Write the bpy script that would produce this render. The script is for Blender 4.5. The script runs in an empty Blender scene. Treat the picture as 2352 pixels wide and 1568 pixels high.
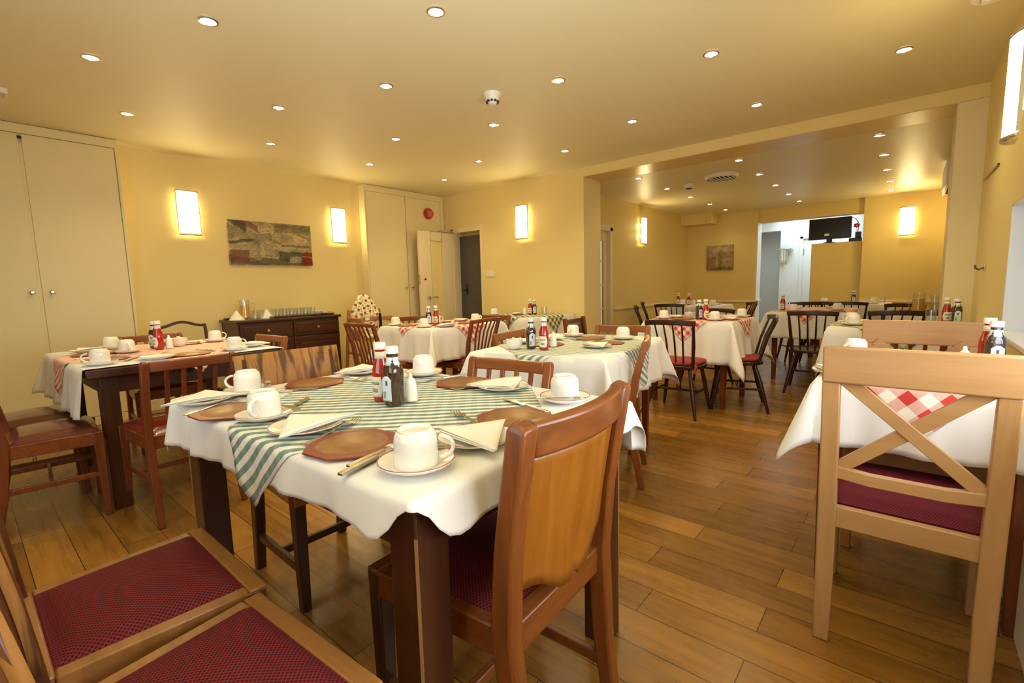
import bpy, bmesh, math, random
from mathutils import Vector, Matrix
random.seed(7)
PI = math.pi
R = math.radians
sc = bpy.context.scene
col = sc.collection

# ------------------------------------------------------------------ camera
cam_d = bpy.data.cameras.new('camera')
cam = bpy.data.objects.new('camera', cam_d)
col.objects.link(cam)
sc.camera = cam
cam_d.sensor_width = 36.0
cam_d.lens = 1080.61 * 36.0 / 2352.0
cam_d.clip_start = 0.02
YAW, PITCH, ROLL = 0.869553849, 0.115803357, -0.025122553
_f = Vector((math.sin(YAW)*math.cos(PITCH), math.cos(YAW)*math.cos(PITCH), -math.sin(PITCH)))
_r = Vector((math.cos(YAW), -math.sin(YAW), 0))
_u = _r.cross(_f)
_r2 = _r*math.cos(ROLL) + _u*math.sin(ROLL)
_u2 = -_r*math.sin(ROLL) + _u*math.cos(ROLL)
cam.matrix_world = Matrix(((_r2.x, _u2.x, -_f.x, 0), (_r2.y, _u2.y, -_f.y, 0), (_r2.z, _u2.z, -_f.z, 1.1), (0, 0, 0, 1)))

# ------------------------------------------------------------------ world, view, big lights
w = bpy.data.worlds.new('world')
sc.world = w
w.use_nodes = True
w.node_tree.nodes['Background'].inputs[0].default_value = (0.75, 0.85, 1.0, 1)
w.node_tree.nodes['Background'].inputs[1].default_value = 0.6
sc.view_settings.view_transform = 'Standard'
sc.view_settings.look = 'None'
sc.view_settings.exposure = 0.80
sc.view_settings.gamma = 1.0
sc.view_settings.use_curve_mapping = False
sc.cycles.max_bounces = 8
sc.cycles.diffuse_bounces = 5
sc.cycles.glossy_bounces = 4
sc.cycles.transmission_bounces = 8
sc.cycles.caustics_reflective = False
sc.cycles.caustics_refractive = False
sc.cycles.transparent_max_bounces = 40
sc.cycles.sample_clamp_indirect = 6.0

def area(name, loc, target, sx, sy, power, color):
    d = bpy.data.lights.new(name, 'AREA')
    d.shape = 'RECTANGLE'; d.size = sx; d.size_y = sy; d.energy = power; d.color = color
    o = bpy.data.objects.new(name, d); col.objects.link(o)
    o.location = loc
    o.rotation_euler = (Vector(target)-Vector(loc)).to_track_quat('-Z', 'Y').to_euler()
    return o
W_LAMP = 15.0          # wall lamp glass
W_SPOT = 13.5          # each downlight
area('added_foreground_fill', (-1.75, 0.9, 1.55), (1.0, 0.9, 1.35), 2.4, 1.5, 24, (0.84, 0.93, 1.0))  # added fill for the foreground, shining through an invented window
area('daylight_side_window', (1.15, -0.72, 1.16), (0.9, 1.0, 0.75), 1.7, 0.6, 22, (0.90, 0.95, 1.0))
fl = bpy.data.lights.new('bounced_flash', 'SPOT'); fl.energy = 140; fl.spot_size = R(104); fl.spot_blend = 0.8; fl.shadow_soft_size = 0.06; fl.color = (0.92, 0.96, 1.0)
flo = bpy.data.objects.new('bounced_flash', fl); col.objects.link(flo); flo.location = (-0.12, -0.08, 1.30)
flo.rotation_euler = Vector((0.42, 0.50, 0.90)).to_track_quat('-Z', 'Y').to_euler()
area('corridor_ceiling_light', (10.7, 1.5, 2.40), (10.7, 1.5, 0), 1.2, 1.2, 17, (0.74, 0.90, 1.0))
area('kitchen_passage_light', (5.9, 4.6, 2.2), (5.6, 4.8, 0), 0.6, 0.6, 1.2, (1.0, 0.85, 0.65))

# ------------------------------------------------------------------ materials
MATS = {}
def new_mat(name):
    m = bpy.data.materials.new(name); m.use_nodes = True
    nt = m.node_tree
    return m, nt, nt.nodes['Principled BSDF']
def N(nt, typ, **kw):
    n = nt.nodes.new(typ)
    for k, v in kw.items():
        if k.startswith('_'): setattr(n, k[1:], v)
        else: n.inputs[k].default_value = v
    return n
def L(nt, a, b): nt.links.new(a, b)
def c4(c): return (c[0], c[1], c[2], 1)
def mixcol(nt, fac, a, b, mode='MIX'):
    n = nt.nodes.new('ShaderNodeMix'); n.data_type = 'RGBA'; n.blend_type = mode
    for idx, v in ((0, fac), (6, a), (7, b)):
        if isinstance(v, bpy.types.NodeSocket): L(nt, v, n.inputs[idx])
        elif idx == 0: n.inputs[0].default_value = v
        else: n.inputs[idx].default_value = c4(v)
    return n.outputs[2]
def math_(nt, op, a, b=None, c=None):
    n = nt.nodes.new('ShaderNodeMath'); n.operation = op
    for i, v in enumerate((a, b, c)):
        if v is None: continue
        if isinstance(v, bpy.types.NodeSocket): L(nt, v, n.inputs[i])
        else: n.inputs[i].default_value = v
    return n.outputs[0]
def bump(nt, bs, h, strength=0.3, dist=0.002):
    b = N(nt, 'ShaderNodeBump', Strength=strength, Distance=dist)
    L(nt, h, b.inputs['Height']); L(nt, b.outputs[0], bs.inputs['Normal'])

def plain(name, color, rough=0.5, metal=0.0, var=0.06, vscale=6.0, bumps=0.0, bscale=200.0, **extra):
    m, nt, bs = new_mat(name)
    tc = N(nt, 'ShaderNodeTexCoord')
    nz = N(nt, 'ShaderNodeTexNoise', Scale=vscale, Detail=3.0)
    L(nt, tc.outputs['Object'], nz.inputs['Vector'])
    dark = tuple(x*(1-var) for x in color); lite = tuple(min(1, x*(1+var)) for x in color)
    L(nt, mixcol(nt, nz.outputs[0], dark, lite), bs.inputs['Base Color'])
    bs.inputs['Roughness'].default_value = rough
    bs.inputs['Metallic'].default_value = metal
    for k, v in extra.items(): bs.inputs[k.replace('_', ' ')].default_value = v
    if bumps:
        n2 = N(nt, 'ShaderNodeTexNoise', Scale=bscale, Detail=2.0)
        L(nt, tc.outputs['Object'], n2.inputs['Vector'])
        bump(nt, bs, n2.outputs[0], bumps)
    MATS[name] = m
    return m

def wood(name, ca, cb, axis='Z', rough=0.32, scale=1.0, figure=0.0, cdark=None, spec=0.5):
    m, nt, bs = new_mat(name)
    tc = N(nt, 'ShaderNodeTexCoord')
    mp = N(nt, 'ShaderNodeMapping')
    s = [14*scale]*3; s['XYZ'.index(axis)] = 1.1*scale
    mp.inputs['Scale'].default_value = s
    L(nt, tc.outputs['Object'], mp.inputs['Vector'])
    nz = N(nt, 'ShaderNodeTexNoise', Scale=2.2, Detail=6.0, Roughness=0.62, Distortion=0.5+figure*2.5)
    L(nt, mp.outputs[0], nz.inputs['Vector'])
    n2 = N(nt, 'ShaderNodeTexNoise', Scale=9.0, Detail=4.0, Roughness=0.7)
    L(nt, mp.outputs[0], n2.inputs['Vector'])
    cr = nt.nodes.new('ShaderNodeValToRGB')
    cr.color_ramp.elements[0].position = 0.32; cr.color_ramp.elements[0].color = c4(ca)
    cr.color_ramp.elements[1].position = 0.68; cr.color_ramp.elements[1].color = c4(cb)
    L(nt, nz.outputs[0], cr.inputs[0])
    out = mixcol(nt, math_(nt, 'MULTIPLY', n2.outputs[0], 0.35), cr.outputs[0], tuple(x*0.55 for x in ca))
    if figure:
        wv = N(nt, 'ShaderNodeTexNoise', Scale=1.0*figure, Detail=4.0, Distortion=0.9)
        L(nt, mp.outputs[0], wv.inputs['Vector'])
        f = nt.nodes.new('ShaderNodeValToRGB')
        f.color_ramp.elements[0].position = 0.44; f.color_ramp.elements[0].color = (1, 1, 1, 1)
        f.color_ramp.elements[1].position = 0.54; f.color_ramp.elements[1].color = (0, 0, 0, 1)
        L(nt, wv.outputs[0], f.inputs[0])
        out = mixcol(nt, math_(nt, 'MULTIPLY', f.outputs[0], 0.85), out, cdark or tuple(x*0.3 for x in ca))
    L(nt, out, bs.inputs['Base Color'])
    bs.inputs['Roughness'].default_value = rough
    bs.inputs['Specular IOR Level'].default_value = spec
    bump(nt, bs, n2.outputs[0], 0.08, 0.001)
    MATS[name] = m
    return m

def emis(name, color, strength):
    m, nt, bs = new_mat(name)
    bs.inputs['Base Color'].default_value = c4(color)
    bs.inputs['Emission Color'].default_value = c4(color)
    bs.inputs['Emission Strength'].default_value = strength
    MATS[name] = m
    return m

def cloth_pattern(name, colr, white, stripe_only=False, cell=0.022, soft=0.0):
    m, nt, bs = new_mat(name)
    uv = N(nt, 'ShaderNodeUVMap')
    sp = N(nt, 'ShaderNodeSeparateXYZ')
    nz = N(nt, 'ShaderNodeTexNoise', Scale=900.0, Detail=1.0)
    L(nt, uv.outputs[0], nz.inputs['Vector'])
    L(nt, uv.outputs[0], sp.inputs[0])
    def sq(s):
        a = math_(nt, 'FRACT', math_(nt, 'DIVIDE', s, 2*cell))
        return math_(nt, 'LESS_THAN', a, 0.5)
    a = sq(sp.outputs[0]); b = sq(sp.outputs[1])
    if stripe_only:
        fac = math_(nt, 'ADD', math_(nt, 'MULTIPLY', a, 0.86), math_(nt, 'MULTIPLY', b, 0.08))
    else:
        fac = math_(nt, 'MULTIPLY', math_(nt, 'ADD', a, b), 0.5)
    fac = math_(nt, 'MULTIPLY', fac, math_(nt, 'ADD', math_(nt, 'MULTIPLY', nz.outputs[0], 0.3), 0.82))
    L(nt, mixcol(nt, fac, white, colr), bs.inputs['Base Color'])
    bs.inputs['Roughness'].default_value = 0.85
    bs.inputs['Specular IOR Level'].default_value = 0.15
    bump(nt, bs, nz.outputs[0], 0.15, 0.0005)
    MATS[name] = m
    return m

def dotted(name, ca, cb, scale=230.0):
    m, nt, bs = new_mat(name)
    tc = N(nt, 'ShaderNodeTexCoord')
    vo = N(nt, 'ShaderNodeTexVoronoi', Scale=scale, Randomness=0.0)
    mp = N(nt, 'ShaderNodeMapping'); mp.inputs['Rotation'].default_value = (0, 0, R(45)); mp.inputs['Scale'].default_value = (1, 1, 0)
    L(nt, tc.outputs['Object'], mp.inputs[0]); L(nt, mp.outputs[0], vo.inputs['Vector'])
    lt = math_(nt, 'LESS_THAN', vo.outputs['Distance'], 0.36)
    L(nt, mixcol(nt, lt, ca, cb), bs.inputs['Base Color'])
    bs.inputs['Roughness'].default_value = 0.75
    bs.inputs['Specular IOR Level'].default_value = 0.2
    bump(nt, bs, vo.outputs['Distance'], 0.4, 0.001)
    MATS[name] = m
    return m

WALLC = (0.82, 0.675, 0.30)
plain('wall_paint', WALLC, 0.62, var=0.02, vscale=1.5, bumps=0.05, bscale=120)
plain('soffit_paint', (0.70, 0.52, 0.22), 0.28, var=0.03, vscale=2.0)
plain('pillar_paint', (0.80, 0.70, 0.42), 0.6, var=0.02)
plain('wall_paint_dimmed', (0.76, 0.60, 0.225), 0.62, var=0.02, vscale=1.5, bumps=0.05, bscale=120)  # wall paint deepened to carry the back room's lower, warmer light
plain('ceiling_paint', (0.80, 0.72, 0.45), 0.6, var=0.015, vscale=1.0, bumps=0.03, bscale=60)
plain('back_ceiling_paint', (0.82, 0.75, 0.50), 0.42, var=0.02, vscale=1.0, bumps=0.03, bscale=40)
plain('cupboard_paint', (0.80, 0.69, 0.38), 0.45, var=0.02, vscale=2.0)
plain('door_gloss', (0.82, 0.70, 0.46), 0.35, var=0.02)
plain('white_paint', (0.80, 0.80, 0.78), 0.5, var=0.02)
plain('white_plastic', (0.82, 0.78, 0.68), 0.4, var=0.02)
plain('door_grey', (0.085, 0.075, 0.07), 0.45, var=0.1, vscale=9)
plain('chrome', (0.72, 0.70, 0.66), 0.22, metal=1.0, var=0.03)
plain('steel', (0.60, 0.56, 0.48), 0.25, metal=1.0, var=0.05, vscale=40)
plain('brass', (0.72, 0.52, 0.20), 0.25, metal=1.0, var=0.05, vscale=40)
plain('black_plastic', (0.012, 0.012, 0.013), 0.35, var=0.1)
plain('screen', (0.006, 0.006, 0.007), 0.12, var=0.0)
plain('dark_gap', (0.03, 0.025, 0.02), 0.8)
plain('red_plastic', (0.55, 0.025, 0.015), 0.35)
plain('porcelain', (0.86, 0.83, 0.75), 0.16, var=0.015, Coat_Weight=0.3)
plain('rim_red', (0.45, 0.16, 0.14), 0.2)
plain('linen', (0.80, 0.785, 0.75), 0.85, var=0.02, vscale=40, bumps=0.12, bscale=600, Specular_IOR_Level=0.1)
plain('paper', (0.88, 0.84, 0.74), 0.9, var=0.02, vscale=30, Specular_IOR_Level=0.1)
plain('ketchup_red', (0.40, 0.012, 0.006), 0.08, var=0.1, Coat_Weight=0.6)
plain('sauce_brown', (0.055, 0.028, 0.015), 0.08, var=0.15, Coat_Weight=0.6)
plain('cap_white', (0.86, 0.84, 0.80), 0.4, var=0.01)
plain('label_blue', (0.62, 0.74, 0.82), 0.55, var=0.03)
plain('label_cream', (0.80, 0.76, 0.64), 0.55, var=0.06, vscale=60)
plain('label_ink', (0.08, 0.08, 0.12), 0.5)
plain('label_green', (0.28, 0.34, 0.18), 0.5)
plain('juice', (0.95, 0.48, 0.03), 0.25, var=0.03)
plain('vinyl_red', (0.17, 0.018, 0.014), 0.24, var=0.25, vscale=5, Coat_Weight=0.25)
plain('vinyl_brown', (0.13, 0.035, 0.02), 0.22, var=0.25, vscale=5, Coat_Weight=0.3)
plain('cushion_red', (0.28, 0.028, 0.02), 0.8, var=0.1, vscale=20)
dotted('seat_burgundy', (0.185, 0.020, 0.026), (0.045, 0.004, 0.007), 155.0)
dotted('seat_burgundy_dark', (0.16, 0.012, 0.022), (0.05, 0.004, 0.008), 190.0)
wood('oak_mid', (0.155, 0.042, 0.009), (0.27, 0.082, 0.017), 'Z', 0.28)
wood('oak_mid_x', (0.155, 0.042, 0.009), (0.27, 0.082, 0.017), 'X', 0.28)
wood('oak_panel', (0.27, 0.085, 0.008), (0.39, 0.145, 0.017), 'Z', 0.26, 0.7)
wood('seat_frame_wood', (0.27, 0.115, 0.03), (0.42, 0.19, 0.055), 'X', 0.3)
wood('dark_oak', (0.045, 0.014, 0.006), (0.085, 0.027, 0.010), 'Z', 0.3)
wood('dark_oak_x', (0.045, 0.014, 0.006), (0.085, 0.027, 0.010), 'X', 0.3)
wood('worn_edge', (0.22, 0.10, 0.03), (0.36, 0.18, 0.06), 'Z', 0.5)
wood('red_wood', (0.15, 0.035, 0.012), (0.24, 0.065, 0.02), 'Z', 0.26)
wood('red_wood_x', (0.17, 0.042, 0.013), (0.28, 0.08, 0.022), 'X', 0.24)
wood('orange_wood', (0.22, 0.064, 0.014), (0.33, 0.100, 0.023), 'Z', 0.28)
wood('orange_wood_x', (0.24, 0.070, 0.015), (0.36, 0.110, 0.025), 'X', 0.26)
wood('stick_wood', (0.030, 0.010, 0.007), (0.065, 0.02, 0.012), 'Z', 0.25)
wood('burr', (0.36, 0.155, 0.035), (0.46, 0.215, 0.055), 'Z', 0.5, 0.75, figure=2.0, cdark=(0.07, 0.026, 0.009), spec=0.3)
wood('beech', (0.43, 0.225, 0.080), (0.52, 0.295, 0.118), 'Z', 0.35, 0.8)
wood('beech_x', (0.43, 0.225, 0.080), (0.52, 0.295, 0.118), 'X', 0.33, 0.5)
wood('sideboard_wood', (0.040, 0.013, 0.006), (0.085, 0.027, 0.010), 'X', 0.3)
wood('pine', (0.42, 0.18, 0.05), (0.55, 0.26, 0.08), 'Z', 0.4)
wood('table_leg_wood', (0.10, 0.03, 0.012), (0.17, 0.055, 0.02), 'Z', 0.3)
emis('lamp_glass', (1.0, 0.77, 0.36), W_LAMP)
emis('bulb', (1.0, 0.86, 0.60), 14.0)
emis('lamp_bulb', (1.0, 0.77, 0.36), 130.0)
cloth_pattern('green_stripe', (0.13, 0.22, 0.185), (0.82, 0.80, 0.70), True, 0.0175)
cloth_pattern('green_gingham', (0.075, 0.11, 0.045), (0.78, 0.74, 0.52), False, 0.030)
cloth_pattern('red_gingham', (0.62, 0.035, 0.030), (0.86, 0.80, 0.66), False, 0.026)
cloth_pattern('red_gingham_wide', (0.60, 0.030, 0.028), (0.86, 0.80, 0.66), False, 0.036)
cloth_pattern('red_stripe', (0.72, 0.13, 0.075), (0.88, 0.83, 0.70), True, 0.015)

def make_glass(name, color=(1, 1, 1), rough=0.0):
    m, nt, bs = new_mat(name)
    bs.inputs['Base Color'].default_value = c4(color)
    bs.inputs['Roughness'].default_value = rough
    bs.inputs['Transmission Weight'].default_value = 1.0
    bs.inputs['IOR'].default_value = 1.45
    MATS[name] = m
m, nt, bs = new_mat('window_glass')
mixs = nt.nodes.new('ShaderNodeMixShader'); tr = nt.nodes.new('ShaderNodeBsdfTransparent'); gl = N(nt, 'ShaderNodeBsdfGlossy', Roughness=0.02)
mixs.inputs[0].default_value = 0.08
L(nt, tr.outputs[0], mixs.inputs[1]); L(nt, gl.outputs[0], mixs.inputs[2])
L(nt, mixs.outputs[0], nt.nodes['Material Output'].inputs[0])
MATS['window_glass'] = m
m, nt, bs = new_mat('glass')
mixs = nt.nodes.new('ShaderNodeMixShader'); tr = nt.nodes.new('ShaderNodeBsdfTransparent'); gl = N(nt, 'ShaderNodeBsdfGlossy', Roughness=0.03)
tr.inputs[0].default_value = (0.97, 0.98, 0.97, 1)
lw = N(nt, 'ShaderNodeLayerWeight', Blend=0.5)
L(nt, math_(nt, 'ADD', math_(nt, 'MULTIPLY', math_(nt, 'POWER', lw.outputs['Facing'], 2.5), 0.75), 0.09), mixs.inputs[0])
L(nt, tr.outputs[0], mixs.inputs[1]); L(nt, gl.outputs[0], mixs.inputs[2])
L(nt, mixs.outputs[0], nt.nodes['Material Output'].inputs[0])
MATS['glass'] = m

# floor: oak planks running along Y
m, nt, bs = new_mat('floor_planks')
tc = N(nt, 'ShaderNodeTexCoord')
mp = N(nt, 'ShaderNodeMapping'); mp.inputs['Rotation'].default_value = (0, 0, R(90)); mp.inputs['Location'].default_value = (0.31, 0.046, 0)
L(nt, tc.outputs['Object'], mp.inputs[0])
br = N(nt, 'ShaderNodeTexBrick', Scale=1.0)
br.inputs['Brick Width'].default_value = 0.92; br.inputs['Row Height'].default_value = 0.143
br.inputs['Mortar Size'].default_value = 0.0016; br.inputs['Mortar Smooth'].default_value = 0.2; br.inputs['Bias'].default_value = -0.1
br.offset = 0.37; br.offset_frequency = 2; br.squash = 1.25; br.squash_frequency = 3
br.inputs['Color1'].default_value = (0.25, 0.115, 0.018, 1); br.inputs['Color2'].default_value = (0.42, 0.205, 0.040, 1)
br.inputs['Mortar'].default_value = (0.035, 0.016, 0.006, 1)
L(nt, mp.outputs[0], br.inputs['Vector'])
mg = N(nt, 'ShaderNodeMapping'); mg.inputs['Scale'].default_value = (11, 0.9, 1)
L(nt, tc.outputs['Object'], mg.inputs[0])
g1 = N(nt, 'ShaderNodeTexNoise', Scale=2.0, Detail=7.0, Roughness=0.65, Distortion=0.8); L(nt, mg.outputs[0], g1.inputs['Vector'])
g2 = N(nt, 'ShaderNodeTexNoise', Scale=1.1, Detail=4.0); L(nt, tc.outputs['Object'], g2.inputs['Vector'])
cr = nt.nodes.new('ShaderNodeValToRGB')
cr.color_ramp.elements[0].position = 0.30; cr.color_ramp.elements[0].color = (0.62, 0.58, 0.52, 1)
cr.color_ramp.elements[1].position = 0.66; cr.color_ramp.elements[1].color = (1.15, 1.12, 1.08, 1)
L(nt, g1.outputs[0], cr.inputs[0])
o1 = mixcol(nt, 0.85, br.outputs['Color'], cr.outputs[0], 'MULTIPLY')
cr2 = nt.nodes.new('ShaderNodeValToRGB')
cr2.color_ramp.elements[0].position = 0.3; cr2.color_ramp.elements[0].color = (0.72, 0.72, 0.70, 1)
cr2.color_ramp.elements[1].position = 0.7; cr2.color_ramp.elements[1].color = (1.08, 1.06, 1.0, 1)
L(nt, g2.outputs[0], cr2.inputs[0])
L(nt, mixcol(nt, 0.8, o1, cr2.outputs[0], 'MULTIPLY'), bs.inputs['Base Color'])
L(nt, math_(nt, 'ADD', math_(nt, 'MULTIPLY', g1.outputs[0], 0.22), 0.17), bs.inputs['Roughness'])
bump(nt, bs, math_(nt, 'SUBTRACT', math_(nt, 'MULTIPLY', g1.outputs[0], 0.12), br.outputs['Fac']), 0.25, 0.002)
MATS['floor_planks'] = m

# leather-look placemat: gold middle is reflected light put into the colour, russet border (border is drawn in its own mesh part)
m, nt, bs = new_mat('mat_painted_sheen')
tc = N(nt, 'ShaderNodeTexCoord'); nz = N(nt, 'ShaderNodeTexNoise', Scale=38.0, Detail=4.0)
L(nt, tc.outputs['Object'], nz.inputs['Vector'])
L(nt, mixcol(nt, nz.outputs[0], (0.17, 0.06, 0.014), (0.38, 0.18, 0.04)), bs.inputs['Base Color'])
bs.inputs['Roughness'].default_value = 0.38; bump(nt, bs, nz.outputs[0], 0.25, 0.002)
MATS['mat_painted_sheen'] = m
plain('mat_russet', (0.23, 0.045, 0.018), 0.42, var=0.12, vscale=30)

# strawberry cushion
m, nt, bs = new_mat('strawberry_cloth')
tc = N(nt, 'ShaderNodeTexCoord')
mp = N(nt, 'ShaderNodeMapping'); mp.inputs['Scale'].default_value = (15, 15, 15); mp.inputs['Rotation'].default_value = (R(90), 0, R(20))
L(nt, tc.outputs['Object'], mp.inputs[0])
vo = N(nt, 'ShaderNodeTexVoronoi', Scale=1.0, Randomness=0.35, _voronoi_dimensions='2D'); L(nt, mp.outputs[0], vo.inputs['Vector'])
v2 = N(nt, 'ShaderNodeTexVoronoi', Scale=1.7, Randomness=0.6, _voronoi_dimensions='2D'); L(nt, mp.outputs[0], v2.inputs['Vector'])
a = mixcol(nt, math_(nt, 'LESS_THAN', v2.outputs['Distance'], 0.30), (0.82, 0.78, 0.60), (0.42, 0.48, 0.12))
L(nt, mixcol(nt, math_(nt, 'LESS_THAN', vo.outputs['Distance'], 0.24), a, (0.42, 0.03, 0.02)), bs.inputs['Base Color'])
bs.inputs['Roughness'].default_value = 0.7
MATS['strawberry_cloth'] = m

def picture_mat(name, base, shapes, noise_scale=9.0, distort=0.05):
    m, nt, bs = new_mat(name)
    uv = N(nt, 'ShaderNodeUVMap')
    nz = N(nt, 'ShaderNodeTexNoise', Scale=noise_scale, Detail=6.0, Roughness=0.7); L(nt, uv.outputs[0], nz.inputs['Vector'])
    sub = nt.nodes.new('ShaderNodeVectorMath'); sub.operation = 'SUBTRACT'; L(nt, nz.outputs['Color'], sub.inputs[0]); sub.inputs[1].default_value = (0.5, 0.5, 0.5)
    scl = nt.nodes.new('ShaderNodeVectorMath'); scl.operation = 'SCALE'; L(nt, sub.outputs[0], scl.inputs[0]); scl.inputs['Scale'].default_value = distort*2
    add = nt.nodes.new('ShaderNodeVectorMath'); add.operation = 'ADD'; L(nt, uv.outputs[0], add.inputs[0]); L(nt, scl.outputs[0], add.inputs[1])
    sp = N(nt, 'ShaderNodeSeparateXYZ'); L(nt, add.outputs[0], sp.inputs[0])
    out = mixcol(nt, nz.outputs[0], tuple(x*0.6 for x in base), tuple(min(1, x*1.35) for x in base))
    for (x0, y0, x1, y1, sl, c, f) in shapes:      # sl: slope so that bands may run askew
        yy = math_(nt, 'SUBTRACT', sp.outputs[1], math_(nt, 'MULTIPLY', sp.outputs[0], sl))
        k = math_(nt, 'MULTIPLY', math_(nt, 'GREATER_THAN', sp.outputs[0], x0), math_(nt, 'LESS_THAN', sp.outputs[0], x1))
        k = math_(nt, 'MULTIPLY', k, math_(nt, 'MULTIPLY', math_(nt, 'GREATER_THAN', yy, y0), math_(nt, 'LESS_THAN', yy, y1)))
        out = mixcol(nt, math_(nt, 'MULTIPLY', k, f), out, c)
    n2 = N(nt, 'ShaderNodeTexNoise', Scale=26.0, Detail=5.0, Roughness=0.75); L(nt, uv.outputs[0], n2.inputs['Vector'])
    rp = nt.nodes.new('ShaderNodeValToRGB'); rp.color_ramp.elements[0].position = 0.38; rp.color_ramp.elements[1].position = 0.50
    L(nt, n2.outputs[0], rp.inputs[0])
    out = mixcol(nt, math_(nt, 'MULTIPLY', math_(nt, 'SUBTRACT', 1.0, rp.outputs[0]), 0.55), out, (0.07, 0.06, 0.045))
    for vs_, th_, k_ in ((9.0, 0.03, 0.5), (19.0, 0.04, 0.3)):
        ve = N(nt, 'ShaderNodeTexVoronoi', Scale=vs_, _feature='DISTANCE_TO_EDGE', _voronoi_dimensions='2D')
        L(nt, add.outputs[0], ve.inputs['Vector'])
        lt = math_(nt, 'MULTIPLY', math_(nt, 'LESS_THAN', ve.outputs['Distance'], th_), math_(nt, 'GREATER_THAN', nz.outputs[0], 0.46))
        out = mixcol(nt, math_(nt, 'MULTIPLY', lt, k_), out, (0.055, 0.05, 0.04))
    v3 = N(nt, 'ShaderNodeTexVoronoi', Scale=8.0, _voronoi_dimensions='2D'); L(nt, add.outputs[0], v3.inputs['Vector'])
    s3 = N(nt, 'ShaderNodeSeparateXYZ'); L(nt, v3.outputs['Color'], s3.inputs[0])
    out = mixcol(nt, 0.55, out, mixcol(nt, s3.outputs[0], tuple(x*0.4 for x in base), tuple(min(1, x*1.7) for x in base)), 'OVERLAY')
    L(nt, out, bs.inputs['Base Color']); bs.inputs['Roughness'].default_value = 0.3
    MATS[name] = m
DK = (0.045, 0.04, 0.035); RD = (0.30, 0.02, 0.015); GY = (0.30, 0.29, 0.22); CR = (0.52, 0.45, 0.27)
picture_mat('town_picture', (0.48, 0.42, 0.27), [
    (0.0, 0.0, 1.0, 0.16, 0, DK, 0.75), (0.0, 0.05, 0.22, 0.34, 0, (0.16, 0.05, 0.04), 0.8),
    (-0.1, 1.00, 0.2, 1.30, -1.4, DK, 0.85), (0.12, 1.12, 0.34, 1.26, -1.1, (0.26, 0.08, 0.08), 0.8), (0.0, 0.45, 0.30, 0.52, 0.35, DK, 0.8),
    (0.28, 0.1, 0.36, 0.75, 0, GY, 0.9), (0.48, 0.55, 0.95, 0.78, 0, CR, 0.9), (0.6, 0.44, 0.98, 0.50, 0, DK, 0.6),
    (0.54, 0.78, 0.98, 0.98, 0, (0.25, 0.21, 0.11), 0.7), (0.40, 0.20, 0.62, 0.38, 0, GY, 0.8), (0.57, 0.1, 0.86, 0.33, 0, (0.06, 0.07, 0.05), 0.85),
    (0.70, 0.06, 0.84, 0.22, 0, (0.45, 0.43, 0.34), 0.7), (0.86, 0.0, 1.0, 0.33, 0, RD, 0.95), (0.86, 0.215, 1.0, 0.23, 0, (0.6, 0.4, 0.3), 0.9)])
picture_mat('small_picture', (0.46, 0.35, 0.18), [
    (0.0, 0.15, 0.35, 0.55, 0, (0.20, 0.07, 0.05), 0.6), (0.45, 0.0, 0.6, 0.8, 0, (0.12, 0.13, 0.06), 0.7), (0.0, 0.0, 1.0, 0.12, 0, DK, 0.6),
    (0.62, 0.3, 1.0, 0.55, 0.2, (0.22, 0.10, 0.07), 0.6)], 7.0, 0.08)

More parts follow.
